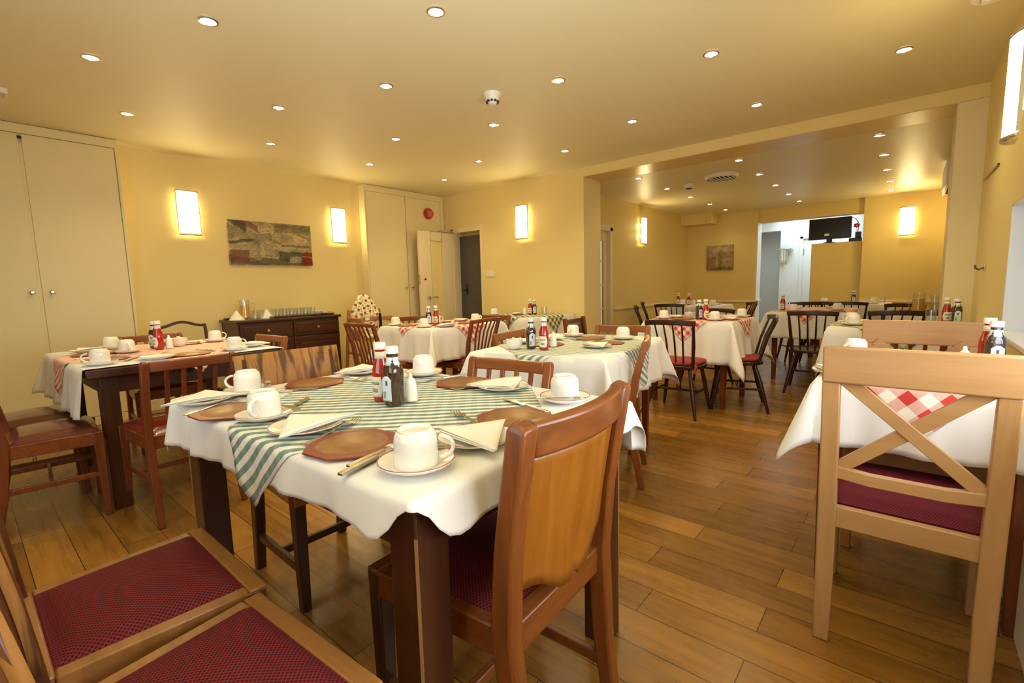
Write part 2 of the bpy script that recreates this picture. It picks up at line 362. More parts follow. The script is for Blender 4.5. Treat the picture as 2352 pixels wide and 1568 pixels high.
# ------------------------------------------------------------------ mesh helpers
class MB:
    """Collects shapes for ONE mesh object."""
    def __init__(s): s.v = []; s.f = []; s.uv = {}
    def add(s, vs, fs):
        b = len(s.v); s.v += [tuple(v) for v in vs]; s.f += [tuple(b+i for i in f) for f in fs]; return b
    def box(s, c, d, rot=None):
        x, y, z = (k/2 for k in d)
        vs = [Vector((sx*x, sy*y, sz*z)) for sz in (-1, 1) for sy in (-1, 1) for sx in (-1, 1)]
        if rot is not None: vs = [rot @ v for v in vs]
        c = Vector(c)
        s.add([v+c for v in vs], [(0, 2, 3, 1), (4, 5, 7, 6), (0, 1, 5, 4), (1, 3, 7, 5), (3, 2, 6, 7), (2, 0, 4, 6)]); return s
    def mm(s, a, b): return s.box([(p+q)/2 for p, q in zip(a, b)], [abs(q-p) for p, q in zip(a, b)])
    def sweep(s, pts, secs, side=(1, 0, 0), caps=True):
        """rect section (w along side, t across) swept along pts"""
        pts = [Vector(p) for p in pts]; side = Vector(side).normalized()
        n = len(pts); vs = []
        for i, p in enumerate(pts):
            t = (pts[min(i+1, n-1)]-pts[max(i-1, 0)]).normalized()
            a = (side - t*side.dot(t)).normalized(); b = t.cross(a)
            w_, t_ = secs[i] if isinstance(secs, list) else secs
            vs += [p+a*sx*w_/2+b*sy*t_/2 for sx, sy in ((-1, -1), (1, -1), (1, 1), (-1, 1))]
        fs = []
        for i in range(n-1):
            for k in range(4): fs.append((i*4+k, i*4+(k+1) % 4, i*4+4+(k+1) % 4, i*4+4+k))
        if caps: fs += [(3, 2, 1, 0), tuple(4*(n-1)+k for k in range(4))]
        s.add(vs, fs); return s
    def tube(s, pts, rad, n=10, caps=True):
        pts = [Vector(p) for p in pts]; m_ = len(pts); vs = []
        t0 = (pts[1]-pts[0]).normalized()
        a = Vector((0, 0, 1)) if abs(t0.z) < 0.9 else Vector((1, 0, 0))
        a = (a - t0*a.dot(t0)).normalized()
        for i, p in enumerate(pts):
            t = (pts[min(i+1, m_-1)]-pts[max(i-1, 0)]).normalized()
            a = (a - t*a.dot(t)).normalized(); b = t.cross(a)
            r = rad[i] if isinstance(rad, (list, tuple)) else rad
            vs += [p+(a*math.cos(2*PI*k/n)+b*math.sin(2*PI*k/n))*r for k in range(n)]
        fs = [(i*n+k, i*n+(k+1) % n, (i+1)*n+(k+1) % n, (i+1)*n+k) for i in range(m_-1) for k in range(n)]
        if caps: fs += [tuple(reversed(range(n))), tuple((m_-1)*n+k for k in range(n))]
        s.add(vs, fs); return s
    def lathe(s, prof, n=24, c=(0, 0, 0), sx=1.0, sy=1.0, sq=0.0, caps=True):
        vs = []
        for r, z in prof:
            for k in range(n):
                t = 2*PI*k/n; ct, st = math.cos(t), math.sin(t)
                q = 1.0
                if sq: q = 1.0/(abs(ct)**(2+sq)+abs(st)**(2+sq))**(1/(2+sq))
                vs.append((c[0]+r*ct*q*sx, c[1]+r*st*q*sy, c[2]+z))
        m_ = len(prof)
        fs = [(i*n+k, i*n+(k+1) % n, (i+1)*n+(k+1) % n, (i+1)*n+k) for i in range(m_-1) for k in range(n)]
        if caps and prof[0][0] > 1e-6: fs.append(tuple(reversed(range(n))))
        if caps and prof[-1][0] > 1e-6: fs.append(tuple((m_-1)*n+k for k in range(n)))
        s.add(vs, fs); return s
    def prism(s, poly, z0, z1, fn=None):
        n = len(poly); vs = [(x, y, z0) for x, y in poly]+[(x, y, z1) for x, y in poly]
        if fn: vs = [fn(v) for v in vs]
        s.add(vs, [tuple(reversed(range(n))), tuple(range(n, 2*n))]+[(k, (k+1) % n, n+(k+1) % n, n+k) for k in range(n)]); return s
    def grid(s, fn, nu, nv, thick=None):
        vs = [fn(i/nu, j/nv) for j in range(nv+1) for i in range(nu+1)]
        fs = [(j*(nu+1)+i, j*(nu+1)+i+1, (j+1)*(nu+1)+i+1, (j+1)*(nu+1)+i) for j in range(nv) for i in range(nu)]
        s.add(vs, fs); return s
    def xf(s, mtx):
        s.v = [tuple(mtx @ Vector(v)) for v in s.v]; return s
    def build(s, name, mat, parent=None, bevel=0.0, solid=0.0, smooth=35, uv=None, seg=2, sub=0):
        me = bpy.data.meshes.new(name); me.from_pydata(s.v, [], s.f); me.update()
        bm = bmesh.new(); bm.from_mesh(me); bmesh.ops.remove_doubles(bm, verts=bm.verts, dist=1e-6)
        bmesh.ops.recalc_face_normals(bm, faces=bm.faces); bm.to_mesh(me); bm.free()
        if smooth:
            me.shade_smooth()
            me.set_sharp_from_angle(angle=R(smooth))
        if uv:
            ul = me.uv_layers.new(name='UVMap')
            for lp in me.loops: ul.data[lp.index].uv = uv(me.vertices[lp.vertex_index].co)
        if mat: me.materials.append(MATS[mat])
        o = bpy.data.objects.new(name, me); col.objects.link(o)
        if parent: o.parent = parent
        if bevel:
            b = o.modifiers.new('bevel', 'BEVEL'); b.width = bevel; b.segments = seg; b.limit_method = 'ANGLE'; b.angle_limit = R(40)
        if solid:
            b = o.modifiers.new('solid', 'SOLIDIFY'); b.thickness = solid; b.offset = 1.0
        if sub:
            b = o.modifiers.new('sub', 'SUBSURF'); b.levels = sub; b.render_levels = sub
        return o

def tag(o, label=None, cat=None, group=None, kind=None):
    if label: o['label'] = label
    if cat: o['category'] = cat
    if group: o['group'] = group
    if kind: o['kind'] = kind
    return o
def thing(name, label, cat, loc=(0, 0, 0), rz=0.0, group=None):
    o = bpy.data.objects.new(name, None); o.empty_display_size = 0.05; col.objects.link(o)
    o.location = loc; o.rotation_euler = (0, 0, rz)
    return tag(o, label, cat, group)
def copy_tree(o, parent=None):
    c = o.copy(); col.objects.link(c)
    if parent: c.parent = parent
    for ch in list(o.children): copy_tree(ch, c)
    return c
PROTO = {}
def place(key, maker, label, loc, rz=0.0, group=None, cat=None):
    """first call moves the built thing itself, later calls copy it with its parts"""
    if key not in PROTO:
        o = maker(); PROTO[key] = o
    else:
        o = copy_tree(PROTO[key])
    o.location = loc; o.rotation_euler = (0, 0, rz); o['label'] = label
    if cat: o['category'] = cat
    if group: o['group'] = group
    elif 'group' in o: del o['group']
    return o
def struct(name, mb, mat, bevel=0.0, **k):
    return tag(mb.build(name, mat, bevel=bevel, **k), kind='structure')
def face_to(deg): return R(deg-90)        # things are built facing +Y; deg = heading from +X

# ================================================================== THE SETTING
XS = 4.876          # wall plane between the two rooms
YP = 5.515          # picture wall
CZ, CZ2 = 2.45, 2.365
YR = -0.36
struct('floor', MB().mm((-1.75, -0.9, -0.05), (12.6, 5.9, 0.0)), 'floor_planks', smooth=0)
struct('ceiling', MB().mm((-1.75, -0.75, CZ), (XS+0.02, 5.7, CZ+0.06)), 'ceiling_paint', smooth=0)
struct('ceiling_back_room', MB().mm((5.27, -0.75, CZ2), (9.72, 3.6, CZ2+0.06)), 'back_ceiling_paint', smooth=0)
struct('ceiling_corridor', MB().mm((9.72, -0.3, 2.46), (12.6, 3.2, 2.5)), 'white_paint', smooth=0)
struct('wall_left', MB().mm((-1.75, YP, 0), (XS+0.4, YP+0.12, CZ)), 'wall_paint', smooth=0)
b = MB()
b.mm((XS, 2.97, 0), (5.27, 4.64, CZ)).mm((XS, 5.22, 0), (5.27, YP, CZ)).mm((XS, 4.64, 1.955), (5.27, 5.22, CZ))
struct('wall_far', b, 'wall_paint', smooth=0)
struct('wall_beam', MB().mm((XS, -0.42, 2.352), (5.27, 2.97, CZ)), 'wall_paint', smooth=0)
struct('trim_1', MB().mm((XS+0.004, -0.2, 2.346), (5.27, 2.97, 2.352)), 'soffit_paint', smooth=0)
struct('wall_pillar', MB().mm((XS, -0.46, 0), (5.30, -0.195, 2.352)), 'pillar_paint', smooth=0, bevel=0.006)
b = MB()
b.mm((-1.75, YR-0.36, 0), (0.25, YR, CZ)).mm((3.37, YR-0.36, 0), (XS+0.01, YR, CZ)).mm((0.25, YR-0.36, 1.435), (3.37, YR, CZ)).mm((0.25, YR-0.36, 0), (3.37, YR, 0.80))
struct('wall_right', b, 'wall_paint', smooth=0)
b = MB()
b.mm((-1.72, YR-0.3, 0), (-1.6, -0.25, CZ)).mm((-1.72, 2.05, 0), (-1.6, YP, CZ)).mm((-1.72, -0.25, 0), (-1.6, 2.05, 0.85)).mm((-1.72, -0.25, 2.25), (-1.6, 2.05, CZ))
struct('wall_back', b, 'wall_paint', smooth=0)
def window(n, a, c, horiz):
    """white frame with bars and a pane; a..c its opening"""
    o = MB()
    (x0, y0, z0), (x1, y1, z1) = a, c
    t = 0.05
    if horiz == 'y':
        o.mm((x0, y0, z0), (x1, y1, z0+t)).mm((x0, y0, z1-t), (x1, y1, z1)).mm((x0, y0, z0), (x1, y0+t, z1)).mm((x0, y1-t, z0), (x1, y1, z1)).mm((x0, (y0+y1)/2-t/2, z0), (x1, (y0+y1)/2+t/2, z1))
        g = MB().mm(((x0+x1)/2-0.003, y0+0.02, z0+0.02), ((x0+x1)/2+0.003, y1-0.02, z1-0.02))
    else:
        o.mm((x0, y0, z0), (x1, y1, z0+t)).mm((x0, y0, z1-t), (x1, y1, z1)).mm((x0, y0, z0), (x0+t, y1, z1)).mm((x1-t, y0, z0), (x1, y1, z1)).mm(((x0+x1)/2-t/2, y0, z0), ((x0+x1)/2+t/2, y1, z1))
        g = MB().mm((x0+0.02, (y0+y1)/2-0.003, z0+0.02), (x1-0.02, (y0+y1)/2+0.003, z1-0.02))
    f = struct('window_%d' % n, o, 'white_paint', smooth=0)
    g.build('pane', 'window_glass', f, smooth=0)
window(1, (-1.70, -0.25, 0.85), (-1.64, 2.05, 2.25), 'y')  # unseen window behind the camera, added to let in the foreground fill
window(2, (0.25, YR-0.33, 0.80), (3.37, YR-0.27, 1.435), 'x')
struct('trim_2', MB().mm((0.25, YR-0.26, 0.80), (3.37, YR+0.02, 0.822)), 'white_paint', bevel=0.004)
struct('trim_10', MB().mm((3.355, YR-0.26, 0.822), (3.372, YR-0.001, 1.437)).mm((0.25, YR-0.26, 1.425), (3.372, YR-0.001, 1.437)), 'white_paint', smooth=0)
struct('trim_3', MB().mm((0.9, YR, 0.0), (2.56, YR+0.06, 0.33)), 'white_paint', bevel=0.004)
# back room
YL2, XF = 3.42, 9.5
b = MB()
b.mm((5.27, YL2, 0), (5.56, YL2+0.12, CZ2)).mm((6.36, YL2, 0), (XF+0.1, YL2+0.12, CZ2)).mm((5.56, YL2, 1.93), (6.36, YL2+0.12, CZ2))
struct('wall_back_room_left', b, 'wall_paint_dimmed', smooth=0)
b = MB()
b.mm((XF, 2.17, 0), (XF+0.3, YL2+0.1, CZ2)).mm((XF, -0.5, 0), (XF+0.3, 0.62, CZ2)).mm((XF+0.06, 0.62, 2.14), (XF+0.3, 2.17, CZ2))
struct('wall_back_room_far', b, 'wall_paint_dimmed', smooth=0)
struct('wall_back_room_right', MB().mm((5.29, -0.55, 0), (XF+0.1, -0.42, CZ2)), 'wall_paint_dimmed', smooth=0)
struct('trim_4', MB().mm((XF-0.36, 2.86, 2.17), (XF, YL2, CZ2)), 'wall_paint_dimmed', smooth=0, bevel=0.004)
struct('trim_5', MB().mm((XF+0.02, 2.155, 0), (XF+0.3, 2.172, 2.14)), 'white_paint', smooth=0)
b = MB().mm((6.45, YL2-0.022, 0.705), (XF, YL2, 0.745))
struct('trim_6', b, 'door_gloss', bevel=0.006)
struct('trim_7', MB().mm((XF-0.022, 2.17, 0.705), (XF, YL2-0.02, 0.745)), 'door_gloss', bevel=0.006)
struct('trim_8', MB().mm((XF-0.022, -0.42, 0.705), (XF, 0.62, 0.745)), 'door_gloss', bevel=0.006)
struct('trim_9', MB().mm((XF+0.03, 2.135, 0.72), (XF+0.3, 2.156, 0.76)), 'white_paint', bevel=0.006)
struct('baseboard_left', MB().mm((1.08, YP-0.02, 0), (3.52, YP, 0.11)), 'door_gloss', bevel=0.004)
struct('baseboard_far', MB().mm((XS-0.018, 2.97, 0), (XS, 4.60, 0.11)), 'door_gloss', bevel=0.004)
struct('baseboard_back_room', MB().mm((6.45, YL2-0.018, 0), (XF, YL2, 0.12)), 'door_gloss', bevel=0.004)
# low partition in the far doorway
struct('wall_partition', MB().mm((XF+0.10, 0.40, 0), (XF+0.22, 1.33, 1.70)), 'wall_paint_dimmed', smooth=0, bevel=0.006)
# corridor beyond
b = MB()
b.mm((XF+0.3, 2.75, 0), (12.2, 2.85, 2.5)).mm((XF+0.3, 0.0, 0), (12.2, 0.1, 2.5))
b.mm((11.3, 0.1, 0), (11.45, 1.10, 2.5)).mm((11.3, 1.75, 0), (11.45, 2.12, 2.5)).mm((11.3, 1.10, 1.93), (11.45, 1.75, 2.5)).mm((11.3, 2.12, 2.12), (11.45, 2.75, 2.5))
b.mm((12.0, 2.0, 0), (12.1, 2.8, 2.5)).mm((11.45, 2.02, 0), (12.0, 2.12, 2.5))
struct('wall_corridor', b, 'white_paint', smooth=0)
d = struct('door_2', MB().mm((11.33, 1.11, 0), (11.375, 1.74, 1.92)), 'white_paint', bevel=0.003)
MB().mm((11.29, 1.09, 0), (11.32, 1.14, 1.97)).mm((11.29, 1.71, 0), (11.32, 1.77, 1.97)).mm((11.29, 1.09, 1.92), (11.32, 1.77, 1.98)).build('door_frame', 'white_paint', d, bevel=0.004)
MB().mm((11.31, 1.695, 1.60), (11.335, 1.712, 1.72)).build('hinge', 'chrome', d)
# glazed door into the back room's left wall
d = struct('door_3', MB().mm((5.60, YL2+0.03, 0), (5.72, YL2+0.07, 1.87)).mm((6.215, YL2+0.03, 0), (6.32, YL2+0.07, 1.87)).mm((5.72, YL2+0.03, 1.73), (6.215, YL2+0.07, 1.87)).mm((5.72, YL2+0.03, 0), (6.215, YL2+0.07, 0.42)), 'door_gloss', bevel=0.004)
b = MB()
for z in (0.745, 1.09, 1.435): b.mm((5.72, YL2+0.035, z-0.012), (6.215, YL2+0.065, z+0.012))
b.mm((5.955, YL2+0.035, 0.42), (5.98, YL2+0.065, 1.73)).build('glazing_bar', 'door_gloss', d)
MB().mm((5.72, YL2+0.047, 0.42), (6.215, YL2+0.053, 1.73)).build('pane', 'glass', d, smooth=0)
MB().mm((5.54, YL2-0.02, 0), (5.60, YL2+0.1, 1.93)).mm((6.32, YL2-0.02, 0), (6.40, YL2+0.1, 1.93)).mm((5.54, YL2-0.02, 1.87), (6.40, YL2+0.1, 1.955)).build('door_frame', 'door_gloss', d, bevel=0.006)
struct('wall_behind_glazed_door', MB().mm((5.3, 4.1, 0), (7.0, 4.15, 2.4)), 'white_paint', smooth=0)
# passage beyond the open door
struct('wall_passage', MB().mm((5.27, 4.2, 0), (6.4, 4.3, 2.4)).mm((5.27, 5.5, 0), (6.4, 5.6, 2.4)).mm((6.3, 4.3, 0), (6.4, 5.5, 2.4)).mm((5.27, 4.2, 2.4), (6.4, 5.6, 2.45)), 'wall_paint', smooth=0)
d = struct('door_1', MB().mm((5.00, 4.665, 0.005), (5.04, 5.20, 1.86)).mm((4.992, 4.76, 0.2), (5.0, 5.10, 1.72)), 'door_grey', bevel=0.003)
MB().tube([(4.985, 5.06, 1.07), (4.95, 5.06, 1.07), (4.945, 5.13, 1.07)], 0.009).build('door_handle', 'black_plastic', d)
MB().mm((4.985, 5.045, 1.0), (4.995, 5.075, 1.16)).build('lock_plate', 'black_plastic', d)
b = MB().mm((XS-0.012, 5.20, 0), (5.06, 5.24, 1.955)).mm((XS-0.012, 4.62, 1.90), (5.06, 5.24, 1.965)).mm((XS-0.004, 4.63, 0), (5.06, 4.66, 1.90))
b.build('door_frame', 'door_gloss', d, bevel=0.003)

# ------------------------------------------------------------------ fitted cupboards
def knob_mb(x, y, z): return MB().lathe([(0.007, 0), (0.006, 0.012), (0.015, 0.018), (0.016, 0.026), (0.010, 0.032), (0, 0.033)], 14).xf(Matrix.Translation((x, y, z)) @ Matrix.Rotation(R(90), 4, 'X'))
t = thing('fitted_cupboard', 'tall cream fitted cupboard with flush doors at the left end of the wall', 'cupboard', (0, 5.333, 0))
MB().mm((-1.58, 0.022, 0), (1.072, 0.178, 2.446)).build('carcass', 'cupboard_paint', t, smooth=0)
MB().mm((-1.58, 0.0, 2.375), (1.072, 0.03, 2.446)).mm((1.052, 0.0, 0), (1.072, 0.03, 2.376)).mm((-1.58, 0.0, 0), (1.052, 0.03, 0.07)).build('face_frame', 'cupboard_paint', t, bevel=0.002)
for x0, x1, kx in ((-0.12, 0.465, 0.427), (0.485, 1.045, 0.542), (-0.70, -0.128, -0.66), (-1.3, -0.708, -0.74)):
    d = MB().mm((x0, 0.0, 0.075), (x1, 0.024, 2.368)).build('door', 'cupboard_paint', t, bevel=0.002)
    knob_mb(kx, 0.0, 1.15).build('knob', 'chrome', d)
MB().mm((0.4655, 0.006, 0.075), (0.4845, 0.026, 2.30)).build('cover_strip', 'cupboard_paint', t)
MB().mm((0.462, -0.004, 2.335), (0.488, 0.02, 2.352)).build('catch', 'black_plastic', t)
t = thing('fitted_cupboard', 'tall cream cupboard with flush doors in the corner by the open door', 'cupboard', (0, 5.387, 0))
MB().mm((3.53, 0.022, 0), (4.87, 0.126, 2.446)).build('carcass', 'cupboard_paint', t, smooth=0)
MB().mm((3.53, 0.0, 2.37), (4.87, 0.03, 2.446)).mm((3.53, 0.0, 0), (3.548, 0.03, 2.37)).mm((4.806, 0.0, 0), (4.87, 0.03, 2.37)).mm((3.53, 0, 0), (4.87, 0.03, 0.07)).build('face_frame', 'cupboard_paint', t, bevel=0.002)
for x0, x1, kx in ((3.551, 4.166, 4.125), (4.174, 4.803, 4.222)):
    d = MB().mm((x0, 0.0, 0.075), (x1, 0.024, 2.366)).build('door', 'cupboard_paint', t, bevel=0.002)
    knob_mb(kx, 0.0, 1.13).build('knob', 'brass', d)

# open white door leaf standing in front of the corner cupboard
t = thing('open_door', 'open cream door leaf with slim glazed panel and lever handle, folded against the corner cupboard', 'door', (4.865, 5.205, 0))
b = MB()
b.mm((-0.635, 0, 0.01), (-0.42, 0.04, 1.90)).mm((-0.215, 0, 0.01), (0, 0.04, 1.90)).mm((-0.42, 0, 1.78), (-0.215, 0.04, 1.90)).mm((-0.42, 0, 0.01), (-0.215, 0.04, 0.35))
b.build('leaf', 'door_gloss', t, bevel=0.003)
MB().mm((-0.42, 0.016, 0.35), (-0.215, 0.024, 1.78)).build('glazed_panel', 'wall_paint', t)
MB().mm((-0.43, -0.008, 0.34), (-0.415, 0.0, 1.79)).mm((-0.22, -0.008, 0.34), (-0.205, 0.0, 1.79)).mm((-0.43, -0.008, 1.775), (-0.205, 0.0, 1.79)).build('beading', 'door_gloss', t, bevel=0.002)
h_ = MB().lathe([(0.026, 0), (0.026, 0.008), (0.012, 0.012)], 16).xf(Matrix.Translation((-0.49, 0, 0.975)) @ Matrix.Rotation(R(90), 4, 'X'))
h_.tube([(-0.49, -0.01, 0.975), (-0.49, -0.05, 0.975), (-0.47, -0.055, 0.978), (-0.42, -0.055, 0.985), (-0.37, -0.055, 0.972)], 0.009)
h_.build('door_handle', 'steel', t)
MB().lathe([(0.013, 0), (0.013, 0.012), (0, 0.014)], 12).xf(Matrix.Translation((-0.55, 0, 1.235)) @ Matrix.Rotation(R(90), 4, 'X')).build('lock_cylinder', 'black_plastic', t)
MB().mm((-0.642, 0.005, 1.17), (-0.633, 0.03, 1.29)).build('latch', 'steel', t)
b = MB().mm((-0.26, -0.03, 1.905), (0.0, 0.03, 1.925)).sweep([(-0.02, -0.01, 1.93), (0.05, -0.28, 1.945)], (0.02, 0.008), (1, 0, 0))
b.build('door_closer', 'steel', t)

# wall switch, hook, red sounder, detector ...
t = thing('wall_switch', 'small cream double switch plate on the wall right of the grey door', 'switch', (XS, 4.475, 1.287))
MB().mm((-0.010, -0.075, -0.042), (0, 0.075, 0.042)).build('plate', 'white_plastic', t, bevel=0.003)
for dy in (-0.035, 0.035): MB().mm((-0.015, dy-0.012, -0.018), (-0.009, dy+0.012, 0.018)).build('rocker', 'white_plastic', t, bevel=0.002)
t = thing('fire_sounder', 'round red fire alarm sounder on the corner cupboard', 'fire alarm', (4.56, 5.387, 2.174), 0)
rot = Matrix.Rotation(R(90), 4, 'X')
MB().lathe([(0.070, 0), (0.078, 0.012), (0.078, 0.035), (0.066, 0.055), (0.046, 0.058)], 32).xf(rot).build('body', 'red_plastic', t)
MB().lathe([(0.044, 0.054), (0.044, 0.060), (0.036, 0.064), (0, 0.064)], 24).xf(rot).build('sounder_face', 'rim_red', t)
t = thing('smoke_detector', 'round white smoke detector on the front ceiling', 'smoke detector', (2.60, 2.32, CZ))
MB().lathe([(0.060, 0), (0.060, -0.014), (0.052, -0.026)], 28).build('base', 'white_plastic', t)
MB().lathe([(0.050, -0.024), (0.046, -0.050), (0.030, -0.062), (0.028, -0.075), (0, -0.078)], 28).build('head', 'white_plastic', t)
b = MB()
for k in range(10):
    a = 2*PI*k/10
    b.box((0.040*math.cos(a), 0.040*math.sin(a), -0.056), (0.012, 0.014, 0.012), Matrix.Rotation(a, 3, 'Z'))
b.build('vent', 'dark_gap', t)
t = thing('emergency_light', 'white emergency light fitting on the ceiling above the left cupboard', 'emergency light', (0.28, 4.56, CZ))
MB().mm((-0.2, -0.045, -0.035), (0.10, 0.045, 0)).build('base', 'white_plastic', t, bevel=0.006)
b = MB().mm((-0.18, -0.035, -0.075), (0.085, 0.035, -0.034))
b.build('diffuser', 'glass', t, bevel=0.012)
MB().tube([(-0.16, 0, -0.052), (0.06, 0, -0.052)], 0.010).build('tube', 'white_plastic', t)
t = thing('ceiling_bracket', 'white bracket fitting cut by the top right corner of the photo', 'fitting', (3.30, -0.235, CZ))
MB().lathe([(0.10, 0), (0.11, -0.02), (0.085, -0.05), (0.0, -0.055)], 28).build('dome', 'white_plastic', t)
MB().mm((-0.02, -0.05, -0.075), (0.02, 0.05, -0.05)).build('clip', 'white_plastic', t, bevel=0.004)
t = thing('coat_hook', 'small steel double hook on the right wall', 'hook', (4.27, YR, 1.147))
MB().mm((-0.03, 0, -0.02), (0.03, 0.006, 0.02)).build('plate', 'steel', t, bevel=0.002)
for dx in (-0.015, 0.015): MB().tube([(dx, 0.005, 0), (dx, 0.03, -0.012), (dx, 0.045, 0.0), (dx, 0.045, 0.018)], 0.005).build('prong', 'door_grey', t)
tag(MB().tube([(4.70, YR+0.006, 1.757), (3.98, YR+0.006, 1.735)], 0.006).build('wall_cable', 'sauce_brown'), 'thin dark cable running along the right wall below the lamp', 'cable')
# back-room ceiling items
t = thing('ceiling_vent', 'round white slatted vent on the back room ceiling', 'vent', (6.10, 1.80, CZ2))
MB().lathe([(0.185, 0), (0.19, -0.012), (0.175, -0.04), (0.16, -0.045)], 36, caps=False).build('rim', 'white_plastic', t)
MB().lathe([(0.155, -0.01), (0, -0.012)], 24).build('throat', 'dark_gap', t)
for k in range(7):
    y = -0.13+k*0.0433; hw = math.sqrt(max(0.0, 0.158**2-y*y))
    MB().box((0, y, -0.038), (2*hw, 0.020, 0.006), Matrix.Rotation(R(30), 3, 'X')).build('slat', 'white_plastic', t)
t = thing('motion_sensor', 'small box sensor hanging from the back room ceiling', 'sensor', (6.30, 2.26, CZ2))
MB().mm((-0.045, -0.045, -0.06), (0.045, 0.045, 0)).build('housing', 'white_plastic', t, bevel=0.006)
MB().mm((-0.03, -0.03, -0.068), (0.03, 0.03, -0.058)).build('lens', 'dark_gap', t, bevel=0.004)
t = thing('air_conditioner', 'white wall air conditioner high up behind the right pillar', 'air conditioner', (7.05, -0.42, 2.03))
MB().sweep([(-0.42, 0, 0), (0.42, 0, 0)], (0.2, 0.27), (0, 1, 0)).xf(Matrix.Translation((0, 0.10, 0.135))).build('body', 'white_plastic', t, bevel=0.02)
MB().mm((-0.40, 0.05, -0.004), (0.40, 0.17, 0.01)).build('outlet', 'dark_gap', t)
MB().mm((-0.424, 0.06, 0.02), (-0.418, 0.16, 0.14)).build('side_grille', 'dark_gap', t)
MB().box((0, 0.17, 0.0), (0.8, 0.05, 0.006), Matrix.Rotation(R(-30), 3, 'X')).build('flap', 'white_plastic', t)

# ------------------------------------------------------------------ downlights
def make_down():
    t = thing('ceiling_downlight', '', 'downlight')
    MB().lathe([(0.046, -0.001), (0.046, -0.006), (0.036, -0.008), (0.034, -0.002)], 24, caps=False).build('bezel', 'chrome', t)
    MB().lathe([(0.033, -0.0035), (0.0, -0.0045)], 20).build('bulb', 'bulb', t)
    return t
spot_d = bpy.data.lights.new('downlight_beam', 'SPOT')
spot_d.energy = W_SPOT; spot_d.spot_size = R(125); spot_d.spot_blend = 0.9; spot_d.shadow_soft_size = 0.035; spot_d.color = (1.0, 0.82, 0.45)
spot_b = spot_d.copy(); spot_b.energy = W_SPOT*0.28
def down(x, y, z, label, group):
    place('down', make_down, label, (x, y, z), 0, group)
    o = bpy.data.objects.new('downlight_beam', spot_d if x < XS else spot_b); col.objects.link(o); o.location = (x, y, z-0.02)
ORD = ['first', 'second', 'third', 'fourth', 'fifth', 'sixth']
k = 1.35
rows = [(3.352, [0.734, 1.501, 2.267, 3.057]), (2.680, [0.485, 1.257, 2.025, 2.819]), (2.030, [0.718, 1.492, 2.276, 3.073]), (1.372, [1.243, 2.028, 2.830]), (0.728, [2.273, 3.084]), (0.077, [2.831])]
for r_, (y, xs) in enumerate(rows):
    for i, x in enumerate(xs):
        down(x*k, y*k, CZ, 'front room downlight, %s from the left in the %s row from the picture wall' % (ORD[i], ORD[r_]), 'downlights in the front room ceiling')
k = 1.265
for y, nm in ((2.045, 'left'), (1.150, 'middle'), (0.226, 'right')):
    for i, x in enumerate((4.35, 5.055, 5.76, 6.465, 7.15)):
        down(x*k, y*k, CZ2, 'back room downlight, %s from the front in the %s row' % (ORD[i], nm), 'downlights in the back room ceiling')

# ------------------------------------------------------------------ wall lamps
def make_lamp():
    t = thing('wall_lamp', '', 'wall lamp')
    MB().mm((-0.03, 0, -0.15), (0.03, 0.010, 0.15)).build('back_plate', 'chrome', t, bevel=0.003)
    MB().mm((-0.086, 0.044, -0.195), (0.086, 0.048, 0.195)).build('reflector', 'white_plastic', t)
    for z in (-0.08, 0.08): MB().lathe([(0.001, -0.022), (0.010, -0.016), (0.010, 0.016), (0.001, 0.022)], 12, (0, 0.026, z)).build('bulb', 'lamp_bulb', t)
    def g(u, v):
        x = -0.088+0.176*u
        return (x, 0.088-0.030*(x/0.088)**2, -0.197+0.394*v)
    MB().grid(g, 12, 4).build('glass', 'lamp_glass', t, solid=0.003)
    for z in (-0.208, 0.198):
        b = MB().grid(lambda u, v: (-0.095+0.19*u, 0.096-0.030*((-1+2*u))**2*1.0 if v > 0.5 else 0.040, z), 12, 1)
        b.build('frame_bar', 'chrome', t, solid=0.011)
    for sx in (-1, 1):
        MB().mm((sx*0.093-0.004, 0.046, -0.20), (sx*0.093+0.004, 0.060, 0.20)).build('side_bar', 'chrome', t)
    for z in (-0.08, 0.08): MB().tube([(0, 0.008, z+0.03), (0, 0.046, z+0.03)], 0.006).build('bulb_holder', 'white_plastic', t)
    return t
for lab, loc, rz in (('lit rectangular wall lamp left of the town picture', (1.595, YP, 1.90), PI),
                     ('lit rectangular wall lamp right of the town picture', (3.195, YP, 1.905), PI),
                     ('lit rectangular wall lamp above the green-checked table, right of the grey door', (XS, 3.86, 1.92), PI/2),
                     ('lit slim wall lamp on the left wall of the back room', (7.38, YL2, 1.95), PI),
                     ('lit wall lamp on the far wall, right of the far doorway', (XF, 0.085, 1.94), PI/2),
                     ('lit wall lamp seen edge-on at the top right on the near right wall', (3.01, YR, 1.89), 0.0),
                     ('lit wall lamp hidden behind the right pillar, only its glow showing', (8.7, -0.42, 1.93), 0.0)):
    place('lamp', make_lamp, lab, loc, rz, 'rectangular wall lamps')

